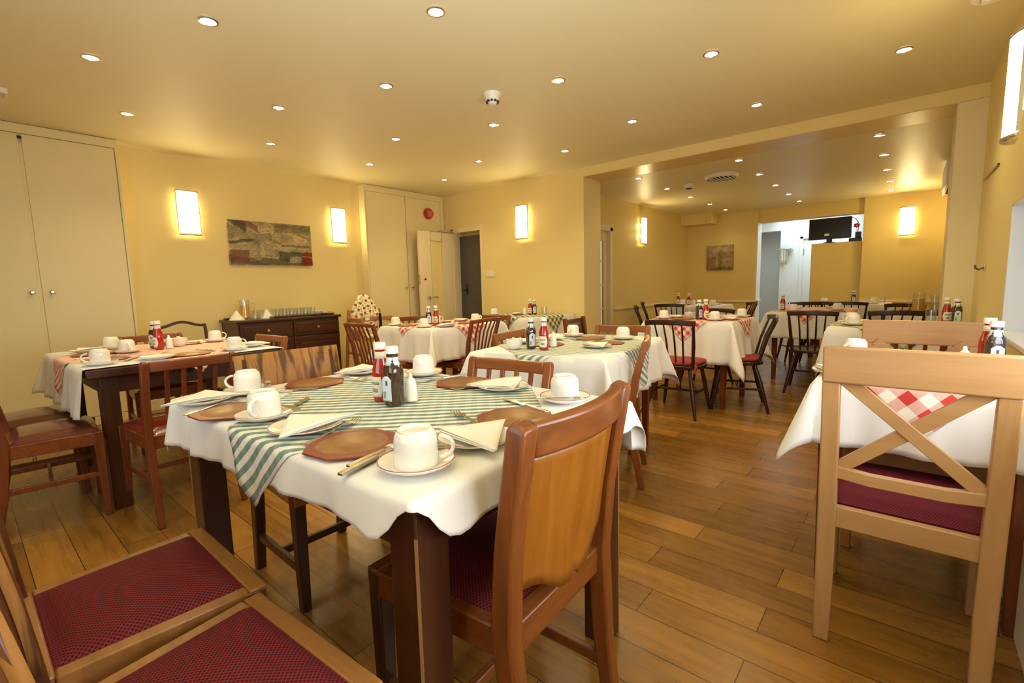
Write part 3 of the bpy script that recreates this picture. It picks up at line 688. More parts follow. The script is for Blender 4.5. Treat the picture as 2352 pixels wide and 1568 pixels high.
# ------------------------------------------------------------------ pictures
def picture(label, o, ux, uz, wd, ht, mat, normal):
    t = thing('picture', label, 'picture', o)
    n = Vector(normal)*0.028; a = Vector(ux)*wd; c = Vector(uz)*ht
    b = MB(); p = [Vector((0, 0, 0)), a, a+c, c]
    b.add(p+[q+n for q in p], [(0, 1, 2, 3), (7, 6, 5, 4), (0, 4, 5, 1), (1, 5, 6, 2), (2, 6, 7, 3), (3, 7, 4, 0)])
    b.build('canvas', mat, t, smooth=0, uv=lambda co: (co.dot(Vector(ux))/wd, co.dot(Vector(uz))/ht))
picture('wide collage print of a town with a red box, on the left wall', (1.94, YP-0.001, 1.408), (1, 0, 0), (0, 0, 1), 0.898, 0.465, 'town_picture', (0, -1, 0))
picture('small square brown canvas print on the far back room wall', (XF-0.001, 3.03, 1.315), (0, -1, 0), (0, 0, 1), 0.48, 0.465, 'small_picture', (-1, 0, 0))

# ================================================================== CHAIRS  (built facing +Y, origin on the floor under the seat)
def seat_pad(w_f, w_b, yf, yb, z0, z1, dome):
    def fn(u, v):
        y = yb+(yf-yb)*v; hw = (w_b+(w_f-w_b)*v)/2; x = -hw+2*hw*u
        e = min(u, 1-u, v, 1-v)
        return (x, y, z0+(z1-z0)*min(1, e/0.10)**0.6+dome*math.sin(PI*u)*math.sin(PI*v))
    b = MB().grid(fn, 20, 20)
    b.mm((-w_f/2+0.01, yb+0.006, z0-0.012), (w_f/2-0.01, yf-0.006, z0+0.001))
    return b

def make_panel_chair(burr, label, wood_p='oak_mid', wood_x='oak_mid_x', paint_front_shade=False):
    t = thing('dining_chair', label, 'chair')
    zs = 0.445; sh = 0.03 if burr else 0.0
    # drop-in seat
    seat_pad(0.375, 0.335, 0.175, -0.165+sh, zs, zs+0.012, 0.018).build('seat', 'seat_burgundy', t, smooth=60)
    fr = MB().mm((-0.21, 0.172, zs-0.062), (0.21, 0.208, zs+0.004)).mm((-0.185, -0.205+sh, zs-0.062), (0.185, -0.165+sh, zs+0.004))
    for s in (-1, 1): fr.sweep([(s*0.194, 0.172, zs-0.029), (s*0.176, -0.165+sh, zs-0.029)], (0.032, 0.064), (1, 0, 0))
    fr.build('seat_frame', 'seat_frame_wood' if burr else wood_x, t, bevel=0.004)
    top = 0.855 if burr else 0.868; wd = 0.0 if burr else 0.010
    for s in (-1, 1):
        MB().sweep([(s*0.19, 0.186, 0.0), (s*0.19, 0.186, zs-0.06), (s*0.19, 0.186, zs-0.002)], [(0.032, 0.032), (0.042, 0.042), (0.042, 0.042)]).build('leg', 'dark_oak' if paint_front_shade else wood_p, t, bevel=0.005)  # darker oak on the front legs paints in the shadow they stand in
        MB().sweep([(s*0.178, -0.245+sh, 0.0), (s*0.180, -0.215+sh, 0.22), (s*(0.182+wd), -0.197+sh, zs), (s*(0.186+wd), -0.212+sh, 0.62), (s*(0.190+wd), -0.252+sh, top-0.012), (s*(0.190+wd), -0.256+sh, top)],
                   [(0.036, 0.036), (0.040, 0.044), (0.042, 0.050), (0.042, 0.044), (0.046, 0.040), (0.034, 0.030)]).build('leg', wood_p, t, bevel=0.006)
    def yb(z): return sh-0.204-0.052*max(0, (z-0.5)/0.36)**1.3
    if burr:
        def fn(u, v):
            x = -0.21+0.42*u; z = 0.475+0.39*v
            return (x, yb(z)+0.024-0.020*(1-(x/0.21)**2)*0.6, z)
        MB().grid(fn, 14, 10).build('back_panel', 'burr', t, solid=0.014)
    else:
        n = 14
        pts = [(-0.178+0.356*i/n, yb(0.82)-0.030*(1-((2*i/n-1))**2)-0.002, 0.832) for i in range(n+1)]
        MB().sweep(pts, (0.030, 0.066), (0, 1, 0)).build('top_rail', wood_x, t, bevel=0.008, seg=3)
        def fn(u, v):
            x = -0.170+0.340*u
            zb = 0.500-0.028*math.cos(2*PI*(u-0.5)*1.0)+0.012*(1 if abs(u-0.5) < 0.035 else 0)-0.004*math.cos(6*PI*u)
            z = zb+(0.805-zb)*v
            return (x, yb(z)-0.028*(1-(x/0.17)**2)+0.006, z)
        MB().grid(fn, 40, 10).build('back_panel', 'oak_panel', t, solid=0.010)
    for s in (-1, 1): MB().sweep([(s*0.188, 0.18, 0.145), (s*0.180, -0.215+sh, 0.145)], (0.020, 0.030)).build('stretcher', wood_p, t, bevel=0.003)
    MB().sweep([(-0.184, 0.0, 0.145), (0.184, 0.0, 0.145)], (0.020, 0.028), (0, 1, 0)).build('stretcher', wood_x, t, bevel=0.003)
    return t

def make_slat_chair(label, wp='red_wood', wx='red_wood_x', seat='vinyl_red', nsp=4, H=0.80, sh=0.0, lowrail=0.52):
    t = thing('dining_chair', label, 'chair'); zs = 0.44
    seat_pad(0.40, 0.36, 0.195, -0.18+sh, zs-0.004, zs+0.018, 0.022).build('seat', seat, t, smooth=60)
    fr = MB().mm((-0.185, 0.168, zs-0.07), (0.185, 0.196, zs-0.004)).mm((-0.17, -0.205+sh, zs-0.07), (0.17, -0.175+sh, zs-0.004))
    for s in (-1, 1): fr.sweep([(s*0.196, 0.19, zs-0.037), (s*0.178, -0.195+sh, zs-0.037)], (0.024, 0.064))
    fr.build('seat_frame', wx, t, bevel=0.004)
    for s in (-1, 1):
        MB().sweep([(s*0.195, 0.19, 0.0), (s*0.192, 0.186, 0.3), (s*0.192, 0.184, zs-0.004)], [(0.026, 0.026), (0.036, 0.036), (0.040, 0.040)]).build('leg', wp, t, bevel=0.004)
        MB().sweep([(s*0.186, -0.262+sh, 0.0), (s*0.184, -0.222+sh, 0.2), (s*0.184, -0.200+sh, zs), (s*0.186, -0.225+sh, 0.60), (s*0.188, -0.272+sh, H-0.014), (s*0.187, -0.276+sh, H)],
                   [(0.026, 0.032), (0.032, 0.040), (0.034, 0.046), (0.032, 0.038), (0.034, 0.032), (0.026, 0.024)]).build('leg', wp, t, bevel=0.005)
    def yb(z): return sh-0.206-0.068*max(0, (z-0.46)/0.34)
    n = 10
    MB().sweep([(-0.172+0.344*i/n, yb(H-0.025)-0.014*(1-(2*i/n-1)**2), H-0.026) for i in range(n+1)], (0.026, 0.048), (0, 1, 0)).build('top_rail', wx, t, bevel=0.006)
    MB().sweep([(-0.170+0.34*i/n, yb(lowrail)-0.006*(1-(2*i/n-1)**2), lowrail) for i in range(n+1)], (0.020, 0.030), (0, 1, 0)).build('lower_rail', wx, t, bevel=0.004)
    for i in range(nsp):
        x = -0.172+0.344*(i+1)/(nsp+1)
        MB().sweep([(x, yb(lowrail+0.01)-0.004, lowrail+0.01), (x, yb(0.66)-0.006, 0.66), (x*1.02, yb(H-0.05)-0.010, H-0.046)], (0.020, 0.012)).build('spindle', wp, t, bevel=0.003)
    for s in (-1, 1): MB().sweep([(s*0.192, 0.182, 0.22), (s*0.184, -0.215+sh, 0.22)], (0.016, 0.026)).build('stretcher', wp, t, bevel=0.003)
    MB().sweep([(-0.19, 0.0, 0.22), (0.19, 0.0, 0.22)], (0.016, 0.024), (0, 1, 0)).build('stretcher', wx, t, bevel=0.003)
    return t

def make_fan_chair(label, wp='red_wood', wx='red_wood_x'):
    """dark chair with tall back of curved narrow slats"""
    t = thing('dining_chair', label, 'chair'); zs = 0.44; H = 0.82
    seat_pad(0.40, 0.36, 0.195, -0.18, zs-0.004, zs+0.016, 0.016).build('seat', 'vinyl_red', t, smooth=60)
    fr = MB().mm((-0.185, 0.168, zs-0.06), (0.185, 0.196, zs-0.004)).mm((-0.17, -0.205, zs-0.06), (0.17, -0.175, zs-0.004))
    for s in (-1, 1): fr.sweep([(s*0.196, 0.19, zs-0.032), (s*0.178, -0.195, zs-0.032)], (0.024, 0.054))
    fr.build('seat_frame', wx, t, bevel=0.004)
    for s in (-1, 1):
        MB().sweep([(s*0.195, 0.19, 0.0), (s*0.192, 0.184, zs-0.004)], [(0.026, 0.026), (0.038, 0.038)]).build('leg', wp, t, bevel=0.004)
        MB().sweep([(s*0.182, -0.26, 0.0), (s*0.182, -0.22, 0.2), (s*0.182, -0.200, zs), (s*0.190, -0.225, 0.62), (s*0.200, -0.285, H)],
                   [(0.026, 0.030), (0.030, 0.036), (0.034, 0.042), (0.030, 0.034), (0.028, 0.028)]).build('leg', wp, t, bevel=0.005)
    n = 10
    MB().sweep([(-0.196+0.392*i/n, -0.284-0.018*(1-(2*i/n-1)**2), H-0.016+0.006*(1-(2*i/n-1)**2)) for i in range(n+1)], (0.024, 0.032), (0, 1, 0)).build('top_rail', wx, t, bevel=0.006)
    for i in range(5):
        f = (i+1)/6*2-1
        MB().sweep([(f*0.12, -0.198, zs-0.01), (f*0.145, -0.222, 0.56), (f*0.172, -0.252, 0.70), (f*0.182, -0.296, H-0.02)], (0.018, 0.010)).build('spindle', wp, t, bevel=0.003)
    for s in (-1, 1): MB().sweep([(s*0.192, 0.182, 0.2), (s*0.182, -0.215, 0.2)], (0.016, 0.022)).build('stretcher', wp, t, bevel=0.003)
    return t

def make_stick_chair(label, cushion=None):
    """splay-legged stick-back chair with bowed top rail"""
    t = thing('stick_back_chair', label, 'chair'); zs = 0.425; H = 0.80
    out = []
    for k in range(32):
        a = 2*PI*k/32; ca, sa = math.cos(a), math.sin(a)
        e = 3.2; q = 1/(abs(ca)**e+abs(sa)**e)**(1/e)
        wx_ = 0.205+0.012*sa
        out.append((wx_*ca*q, 0.20*sa*q))
    MB().prism(out, zs-0.032, zs).build('seat', 'stick_wood', t, bevel=0.008, seg=3)
    if cushion:
        c = MB().prism([(x*0.96, y*0.96) for x, y in out], zs+0.001, zs+0.030)
        c.build('cushion', cushion, t, bevel=0.012, seg=3)
        MB().tube([(0.185, -0.17, zs+0.01), (0.20, -0.20, zs+0.0), (0.19, -0.215, zs-0.05)], 0.012, 8).build('cushion_tie', cushion, t)
    feet = ((-0.20, 0.20), (0.20, 0.20), (-0.21, -0.235), (0.21, -0.235)); tops = ((-0.14, 0.13), (0.14, 0.13), (-0.125, -0.13), (0.125, -0.13))
    for (fx, fy), (tx, ty) in zip(feet, tops):
        MB().tube([(fx, fy, 0.0), (fx+(tx-fx)*0.35, fy+(ty-fy)*0.35, 0.14), (fx+(tx-fx)*0.6, fy+(ty-fy)*0.6, 0.25), (tx, ty, zs-0.03)], [0.011, 0.017, 0.018, 0.014], 12).build('leg', 'stick_wood', t)
    def at(k, z):
        (fx, fy), (tx, ty) = feet[k], tops[k]; f = z/(zs-0.03)
        return Vector((fx+(tx-fx)*f, fy+(ty-fy)*f, z))
    for a, b_ in ((0, 2), (1, 3)):
        MB().tube([at(a, 0.19), at(b_, 0.19)], 0.010, 10).build('stretcher', 'stick_wood', t)
    MB().tube([(at(0, .19)+at(2, .19))/2, (at(1, .19)+at(3, .19))/2], 0.010, 10).build('stretcher', 'stick_wood', t)
    n = 14
    MB().sweep([(-0.205+0.41*i/n, -0.265-0.040*(1-(2*i/n-1)**2)+0.012, H-0.022+0.010*(1-(2*i/n-1)**2)) for i in range(n+1)], (0.022, 0.044), (0, 1, 0)).build('top_rail', 'stick_wood', t, bevel=0.008, seg=3)
    for s in (-1, 1):
        MB().sweep([(s*0.160, -0.155, zs-0.005), (s*0.176, -0.20, 0.60), (s*0.190, -0.262, H-0.03)], [(0.024, 0.020), (0.028, 0.020), (0.020, 0.016)]).build('back_post', 'stick_wood', t, bevel=0.004)
    for i in range(4):
        f = (i+1)/5*2-1
        MB().tube([(f*0.15, -0.172, zs-0.005), (f*0.165, -0.225, 0.62), (f*0.18, -0.284-0.010*(1-f*f), H-0.03)], [0.0075, 0.0085, 0.006], 8).build('spindle', 'stick_wood', t)
    return t

def make_cross_chair(label):
    t = thing('cross_back_chair', label, 'chair'); zs = 0.425
    def fn(u, v):
        y = -0.185+0.395*v; hw = 0.165+0.035*v; x = -hw+2*hw*u; e = min(u, 1-u, v, 1-v)
        return (x, y, zs+0.006+0.022*min(1, e/0.08)**0.5+0.012*math.sin(PI*u)*math.sin(PI*v))
    MB().grid(fn, 18, 18).mm((-0.165, -0.18, zs-0.004), (0.165, 0.205, zs+0.008)).build('seat', 'seat_burgundy_dark', t, smooth=60)
    fr = MB().mm((-0.172, -0.212, zs-0.062), (0.172, -0.186, zs+0.002)).mm((-0.185, 0.188, zs-0.062), (0.185, 0.214, zs+0.002))
    for s in (-1, 1): fr.sweep([(s*0.172, -0.20, zs-0.03), (s*0.194, 0.20, zs-0.03)], (0.024, 0.060))
    fr.build('seat_frame', 'beech_x', t, bevel=0.003)
    for s in (-1, 1):
        MB().sweep([(s*0.192, 0.198, 0.0), (s*0.194, 0.198, zs+0.004)], [(0.036, 0.036), (0.042, 0.038)]).build('leg', 'beech', t, bevel=0.004)
        MB().sweep([(s*0.174, -0.215, 0.0), (s*0.174, -0.205, 0.22), (s*0.176, -0.202, zs), (s*0.178, -0.208, 0.62), (s*0.180, -0.220, 0.805)],
                   [(0.042, 0.032), (0.046, 0.036), (0.046, 0.040), (0.045, 0.034), (0.045, 0.026)]).build('leg', 'beech', t, bevel=0.004)
    MB().sweep([(-0.203, -0.225, 0.855), (-0.1, -0.231, 0.856), (0.1, -0.231, 0.856), (0.203, -0.225, 0.855)], (0.026, 0.105), (0, 1, 0)).build('top_rail', 'beech_x', t, bevel=0.006, seg=3)
    MB().sweep([(-0.160, -0.208, 0.535), (-0.08, -0.213, 0.528), (0.08, -0.213, 0.528), (0.160, -0.208, 0.535)], (0.022, 0.036), (0, 1, 0)).build('lower_rail', 'beech_x', t, bevel=0.003)
    MB().sweep([(-0.150, -0.218, 0.815), (0.155, -0.208, 0.545)], (0.036, 0.018), (0.66, 0, 0.75)).build('cross_bar', 'beech_x', t, bevel=0.002)
    MB().sweep([(0.150, -0.212, 0.815), (-0.155, -0.202, 0.545)], (0.036, 0.018), (-0.66, 0, 0.75)).build('cross_bar', 'beech_x', t, bevel=0.002)
    return t

def make_arch_chair(label):
    t = thing('arched_back_chair', label, 'chair'); zs = 0.45; H = 0.86
    seat_pad(0.40, 0.36, 0.19, -0.18, zs-0.004, zs+0.014, 0.016).build('seat', 'vinyl_brown', t, smooth=60)
    fr = MB().mm((-0.185, 0.168, zs-0.06), (0.185, 0.196, zs-0.004)).mm((-0.17, -0.205, zs-0.06), (0.17, -0.175, zs-0.004))
    for s in (-1, 1): fr.sweep([(s*0.196, 0.19, zs-0.032), (s*0.178, -0.195, zs-0.032)], (0.024, 0.054))
    fr.build('seat_frame', 'dark_oak_x', t, bevel=0.003)
    for s in (-1, 1):
        MB().sweep([(s*0.195, 0.19, 0.0), (s*0.192, 0.184, zs-0.004)], [(0.026, 0.026), (0.036, 0.036)]).build('leg', 'dark_oak', t, bevel=0.003)
        MB().sweep([(s*0.175, -0.25, 0.0), (s*0.178, -0.200, zs), (s*0.184, -0.225, 0.66), (s*0.186, -0.262, H-0.045)], [(0.026, 0.03), (0.030, 0.036), (0.026, 0.026), (0.024, 0.022)]).build('leg', 'dark_oak', t, bevel=0.003)
    pts = []
    for i in range(17):
        x = -0.195+0.39*i/16; u = abs(x)/0.195
        z = H-0.042+0.040*(0.5+0.5*math.cos(PI*min(1, u/0.85)))+ (0.006 if u > 0.9 else 0)
        pts.append((x, -0.264, z))
    MB().sweep(pts, (0.022, 0.024), (0, 1, 0)).build('top_rail', 'dark_oak_x', t, bevel=0.003)
    MB().sweep([(-0.175, -0.208, 0.53), (0.175, -0.208, 0.53)], (0.018, 0.022), (0, 1, 0)).build('lower_rail', 'dark_oak_x', t, bevel=0.003)
    return t

# chairs round the big front table
def put(o, x, y, deg): o.location = (x, y, 0); o.rotation_euler = (0, 0, face_to(deg)); return o
put(make_panel_chair(False, 'oak dining chair with curved solid back panel at the near end of the front table', paint_front_shade=True), 0.793, 0.756, 93)['group'] = 'chairs with burgundy dotted seats'
put(make_panel_chair(True, 'figured-wood chair with burgundy seat at bottom left, the farther of the pair', 'table_leg_wood', 'seat_frame_wood'), 0.185, 1.285, 0)['group'] = 'chairs with burgundy dotted seats'
A_ = [o for o in col.objects if o.get('label', '').startswith('figured-wood chair')][0]
c = copy_tree(A_); put(c, 0.180, 0.835, 4); c['label'] = 'figured-wood chair with burgundy seat at bottom left, nearest the camera'; c['group'] = 'chairs with burgundy dotted seats'
c = make_panel_chair(True, '', 'dark_oak', 'dark_oak_x', True); put(c, 0.875, 1.735, -90); c['label'] = 'chair with dark-streaked walnut back panel at the far end of the front table'; c['group'] = 'chairs with burgundy dotted seats'
S0 = make_slat_chair('red-brown slatted chair tucked under the far long side of the front green-striped table', 'orange_wood', 'orange_wood_x')
put(S0, 1.205, 1.23, 187)
G = 'slat-back dining chairs'; S0['group'] = G
def slat(x, y, deg, label, src=S0):
    c = copy_tree(src); put(c, x, y, deg); c['label'] = label; c['group'] = G; return c
S1 = make_slat_chair('red-brown slatted chair with its back to us at the left red-checked table'); S1['group'] = G
put(S1, 0.71, 2.93, 93)
# left red-checked table
slat(0.97, 4.24, -92, 'slatted chair on the far side of the left red-checked table, behind the ketchup')
slat(1.18, 3.46, 184, 'slatted chair at the right end of the left table, against the sideboard')
V1 = make_slat_chair('chair with shiny red vinyl seat at the far left, nearer of the two', 'red_wood', 'red_wood_x', 'vinyl_brown', 4, 0.80, 0.06)
put(V1, 0.235, 3.27, -4); V1['group'] = G
slat(0.215, 3.74, -3, 'chair with shiny red vinyl seat at the far left, farther of the two', V1)
put(make_arch_chair('thin dark chair with arched top rail against the wall by the left cupboard'), 1.32, 4.76, -90)
# middle green-striped table
slat(2.46, 1.79, -80, 'slatted chair on the left far side of the middle striped table, behind the brown sauce')
slat(2.90, 1.56, 190, 'slatted chair at the far end of the middle striped table', S0)
slat(2.37, 1.36, 112, 'upright orange-brown chair seen edge-on at the right side of the middle striped table', S0)
# red-checked table near the open door
FAN = make_fan_chair('dark curved-slat chair at the left end of the red-checked table by the sideboard'); put(FAN, 2.52, 3.62, 2); FAN['group'] = 'curved-slat chairs'
c = copy_tree(FAN); put(c, 3.05, 3.18, 96); c['label'] = 'dark curved-slat chair on the near side of the red-checked table by the open door'; c['group'] = 'curved-slat chairs'
slat(3.22, 4.02, -112, 'dark slatted chair on the far side of the red-checked table, before the corner cupboard', S1)
slat(3.52, 3.42, 182, 'red-brown chair at the right end of the red-checked table, before the grey door', S1)
# back room stick-backs
K0 = make_stick_chair('dark stick-back chair with red cushion at the near side of the left back room table', 'cushion_red'); put(K0, 3.95, 1.47, 2)
GK = 'stick-back chairs'; K0['group'] = GK
K1 = make_stick_chair('dark stick-back chair without cushion facing the red-checked table before the doorway'); put(K1, 5.42, 0.70, 4); K1['group'] = GK
def stick(x, y, deg, label, src): c = copy_tree(src); put(c, x, y, deg); c['label'] = label; c['group'] = GK; return c
stick(4.40, 1.13, 108, 'dark stick-back chair with red cushion seen side-on in the aisle of the back room', K0)
def make_dark_back_chair(label):
    t = thing('dining_chair', label, 'chair'); zs = 0.44; H = 0.80
    seat_pad(0.40, 0.36, 0.19, -0.18, zs-0.004, zs+0.014, 0.014).build('seat', 'vinyl_brown', t, smooth=60)
    fr = MB().mm((-0.2, 0.17, zs-0.06), (0.2, 0.20, zs-0.004)).mm((-0.18, -0.205, zs-0.06), (0.18, -0.175, zs-0.004)).mm((-0.2, -0.19, zs-0.06), (-0.175, 0.19, zs-0.004)).mm((0.175, -0.19, zs-0.06), (0.2, 0.19, zs-0.004))
    fr.build('seat_frame', 'dark_oak_x', t, bevel=0.003)
    for s in (-1, 1):
        MB().sweep([(s*0.19, 0.185, 0), (s*0.19, 0.185, zs-0.004)], (0.034, 0.034)).build('leg', 'dark_oak', t, bevel=0.003)
        MB().sweep([(s*0.184, -0.25, 0), (s*0.186, -0.2, zs), (s*0.19, -0.25, H)], (0.030, 0.036)).build('leg', 'red_wood', t, bevel=0.003)
    MB().grid(lambda u, v: (-0.172+0.344*u, -0.222-0.03*v-0.01*math.sin(PI*u), 0.62+0.165*v), 8, 3).build('back_panel', 'dark_oak_x', t, solid=0.016)
    MB().sweep([(-0.172, -0.21, 0.52), (0.172, -0.21, 0.52)], (0.02, 0.03), (0, 1, 0)).build('lower_rail', 'dark_oak_x', t, bevel=0.003)
    return t
put(make_dark_back_chair('dark chair with solid top panel standing by the corner of the room opening'), 3.78, 2.15, -84)
stick(5.10, 1.62, 178, 'dark stick-back chair on the far side of the left back room table', K1)
stick(7.46, 1.14, 24, 'dark stick-back chair left of the table below the far wall lamp', K1)
stick(7.52, 0.60, 4, 'dark stick-back chair before the white table below the far wall lamp', K1)
stick(7.0, 0.86, 182, 'dark stick-back chair with low top rail behind the red-checked doorway table', K1)
stick(5.62, 0.12, 10, 'dark stick-back chair turned towards the orange juice table', K1)
stick(6.55, 0.16, 150, 'dark stick-back chair behind the orange juice table, against the far wall', K1)
stick(6.72, 2.60, 8, 'dark stick-back chair before the table in the far left corner', K1)
stick(7.25, 3.02, -66, 'dark stick-back chair at the left wall of the back room, farther from the glazed door', K1)
stick(6.12, 2.60, -62, 'dark stick-back chair at the left wall of the back room, nearer the glazed door', K1)
stick(7.45, 1.98, 84, 'dark stick-back chair beside the far doorway', K1)
# right-hand side
X0 = make_cross_chair('pale beech cross-back chair in the right foreground, its back to us'); put(X0, 1.842, -0.022, 0); X0['group'] = 'beech cross-back chairs'
c = copy_tree(X0); put(c, 2.48, -0.045, 180); c['label'] = 'pale beech cross-back chair on the far side of the right-hand table'; c['group'] = 'beech cross-back chairs'
slat(4.03, 0.02, 2, 'dark red slatted chair behind the far beech chair, at the green-checked table', S1)

# ================================================================== TABLES AND CLOTHS
def lerp(a, b, t): return a+(b-a)*t
class Table:
    def __init__(s, key, desc, x, y, rot, hx, hy, z, drops, legs='square', legmat='table_leg_wood', leg=0.055, inset=0.05, notch=(), edge=0.03, phase=0.0, wave=0.10, tight=()):
        s.tight = tight
        s.key, s.desc, s.x, s.y, s.rot, s.hx, s.hy, s.z, s.drops, s.notch, s.phase, s.wave = key, desc, x, y, R(rot), hx, hy, z, drops, notch, phase, wave
        t = thing('dining_table', desc[0], 'table', (x, y, 0), s.rot)
        s.obj = t
        zt = z-0.004
        MB().mm((-hx+0.004, -hy+0.004, zt-edge), (hx-0.004, hy-0.004, zt)).build('tabletop', legmat if legmat != 'table_leg_wood' else 'dark_oak_x', t, bevel=0.006)
        ap = MB()
        i2 = inset+leg/2
        ap.mm((-hx+i2, -hy+inset+0.008, zt-edge-0.09), (hx-i2, -hy+inset+0.03, zt-edge)).mm((-hx+i2, hy-inset-0.03, zt-edge-0.09), (hx-i2, hy-inset-0.008, zt-edge))
        ap.mm((-hx+inset+0.008, -hy+i2, zt-edge-0.09), (-hx+inset+0.03, hy-i2, zt-edge)).mm((hx-inset-0.03, -hy+i2, zt-edge-0.09), (hx-inset-0.008, hy-i2, zt-edge))
        ap.build('apron', 'dark_oak_x', t, bevel=0.003)
        for sx in (-1, 1):
            for sy in (-1, 1):
                cx, cy = sx*(hx-i2), sy*(hy-i2)
                lg = MB().sweep([(cx, cy, 0), (cx, cy, zt-edge-0.10), (cx, cy, zt-edge)], [(leg*0.72, leg*0.72), (leg, leg), (leg, leg)] if legs == 'taper' else (leg, leg)).build('leg', legmat, t, bevel=0.004)
                if legs == 'worn':
                    MB().sweep([(cx+sx*leg*0.485, cy+sy*leg*0.485, 0.0), (cx+sx*leg*0.485, cy+sy*leg*0.485, zt-edge-0.05)], (0.006, 0.006), (1, 1, 0)).build('worn_edge', 'worn_edge', lg)
    def drop_at(s, side, t):
        d = s.drops[side]
        return lerp(d[0], d[1], t) if isinstance(d, tuple) else d
    def map(s, p, eps):
        x, y = p
        bx, by = max(-s.hx, min(s.hx, x)), max(-s.hy, min(s.hy, y))
        ox, oy = x-bx, y-by; d = math.hypot(ox, oy)
        if d < 1e-9: return Vector((x, y, eps))
        nx, ny = ox/d, oy/d; r = 0.012
        cf = min(1.0, 2*abs(nx*ny))
        th = min(d/r, PI/2); out = r*math.sin(th); dn = r*(1-math.cos(th)); rest = max(0.0, d-r*PI/2)
        tt = bx if abs(ny) > abs(nx) else by
        wv = (0.5+0.5*math.sin(tt*2*PI/0.27+s.phase+(1.3 if nx+ny > 0 else 0)))*(1-cf)+0.25*math.sin(tt*2*PI/0.11+s.phase)*(1-cf)
        fl = 0.05+(0.10 if (nx < 0 and ny < 0 and 'SW' in s.notch) else 0.07 if (('N' if ny > 0 else 'S')+('E' if nx > 0 else 'W')) in s.tight else 0.36)*cf
        out += rest*math.sin(fl)+rest*s.wave*wv*1.2
        dn += rest*math.cos(fl)
        return Vector((bx+nx*(out+eps), by+ny*(out+eps), eps*0.9-dn))
    def cloth(s, label, mat='linen', name='tablecloth', group='white tablecloths'):
        hx, hy = s.hx, s.hy
        per = []     # (base point, normal angle, drop)
        def side(a, b_, ang, key):
            ln = math.hypot(b_[0]-a[0], b_[1]-a[1]); n = max(8, int(ln/0.022))
            for i in range(n):
                t = i/n; q = s.drop_at(key, t)
                if s.notch and q > 0 and (key == 'S' or key == 'W'):
                    e = (t if key == 'S' else 1-t)*ln
                    q *= 1-0.72*math.exp(-(e/0.042)**2)+0.22*math.exp(-((e-0.085)/0.05)**2)
                per.append((lerp(a[0], b_[0], t), lerp(a[1], b_[1], t), ang, q))
        def corner(cx, cy, a0, dA, dB, nm):
            for i in range(1, 18):
                f = i/18*PI/2
                d = min(dA/max(1e-3, math.cos(f)), dB/max(1e-3, math.sin(f)))
                if nm in s.notch: d = 0.28*(dA*(1-f/(PI/2))+dB*f/(PI/2))
                per.append((cx, cy, a0+f, max(0.004, d)))
        D = s.drop_at
        side((-hx, -hy), (hx, -hy), -PI/2, 'S'); corner(hx, -hy, -PI/2, D('S', 1), D('E', 0), 'SE')
        side((hx, -hy), (hx, hy), 0, 'E'); corner(hx, hy, 0, D('E', 1), D('N', 0), 'NE')
        side((hx, hy), (-hx, hy), PI/2, 'N'); corner(-hx, hy, PI/2, D('N', 1), D('W', 0), 'NW')
        side((-hx, hy), (-hx, -hy), PI, 'W'); corner(-hx, -hy, PI, D('W', 1), D('S', 0), 'SW')
        vs = []; M = 10; n = len(per)
        for j in range(M+1):
            for (bx, by, a, d) in per:
                q = d*(j/M)**0.9 if d > 0 else 0
                if d <= 0.0: vs.append((bx*(1+d), by*(1+d), 0.002)) if j else vs.append((bx*(1+d), by*(1+d), 0.002))
                else:
                    p = s.map((bx+math.cos(a)*q, by+math.sin(a)*q), 0.002); vs.append(tuple(p))
        fs = []
        for j in range(M):
            for i in range(n):
                k = (i+1) % n; fs.append((j*n+i, (j+1)*n+i, (j+1)*n+k, j*n+k))
        fs.append(tuple(range(n)))
        b = MB(); b.add(vs, fs)
        o = b.build(name, mat, None, smooth=60)
        o.location = (s.x, s.y, s.z); o.rotation_euler = (0, 0, s.rot)
        sm = o.modifiers.new('solid', 'SOLIDIFY'); sm.thickness = 0.0016; sm.offset = 0
        tag(o, label, 'tablecloth', group); return o
    def overlay(s, label, half, rot, mat, cx=0, cy=0, group='checked table overlays'):
        n = 56; uvs = []; b = MB(); c_, s_ = math.cos(R(rot)), math.sin(R(rot))
        vs = []
        for j in range(n+1):
            for i in range(n+1):
                u, v = (-1+2*i/n)*half, (-1+2*j/n)*half
                p = s.map((cx+u*c_-v*s_, cy+u*s_+v*c_), 0.0052)
                if p.z > 0: p.z += 0.0006*math.sin(u*37+v*11)+0.0005*math.sin(v*53-u*21)
                vs.append(tuple(p)); uvs.append((u, v))
        me = bpy.data.meshes.new('table_overlay')
        me.from_pydata(vs, [], [(j*(n+1)+i, j*(n+1)+i+1, (j+1)*(n+1)+i+1, (j+1)*(n+1)+i) for j in range(n) for i in range(n)])
        ul = me.uv_layers.new(name='UVMap')
        for lp in me.loops: ul.data[lp.index].uv = (uvs[lp.vertex_index][0]+1.0, uvs[lp.vertex_index][1]+1.0)
        me.shade_smooth(); me.materials.append(MATS[mat])
        o = bpy.data.objects.new('table_overlay', me); col.objects.link(o)
        o.location = (s.x, s.y, s.z); o.rotation_euler = (0, 0, s.rot)
        sm = o.modifiers.new('solid', 'SOLIDIFY'); sm.thickness = 0.0012; sm.offset = 0
        return tag(o, label, 'table overlay', group)

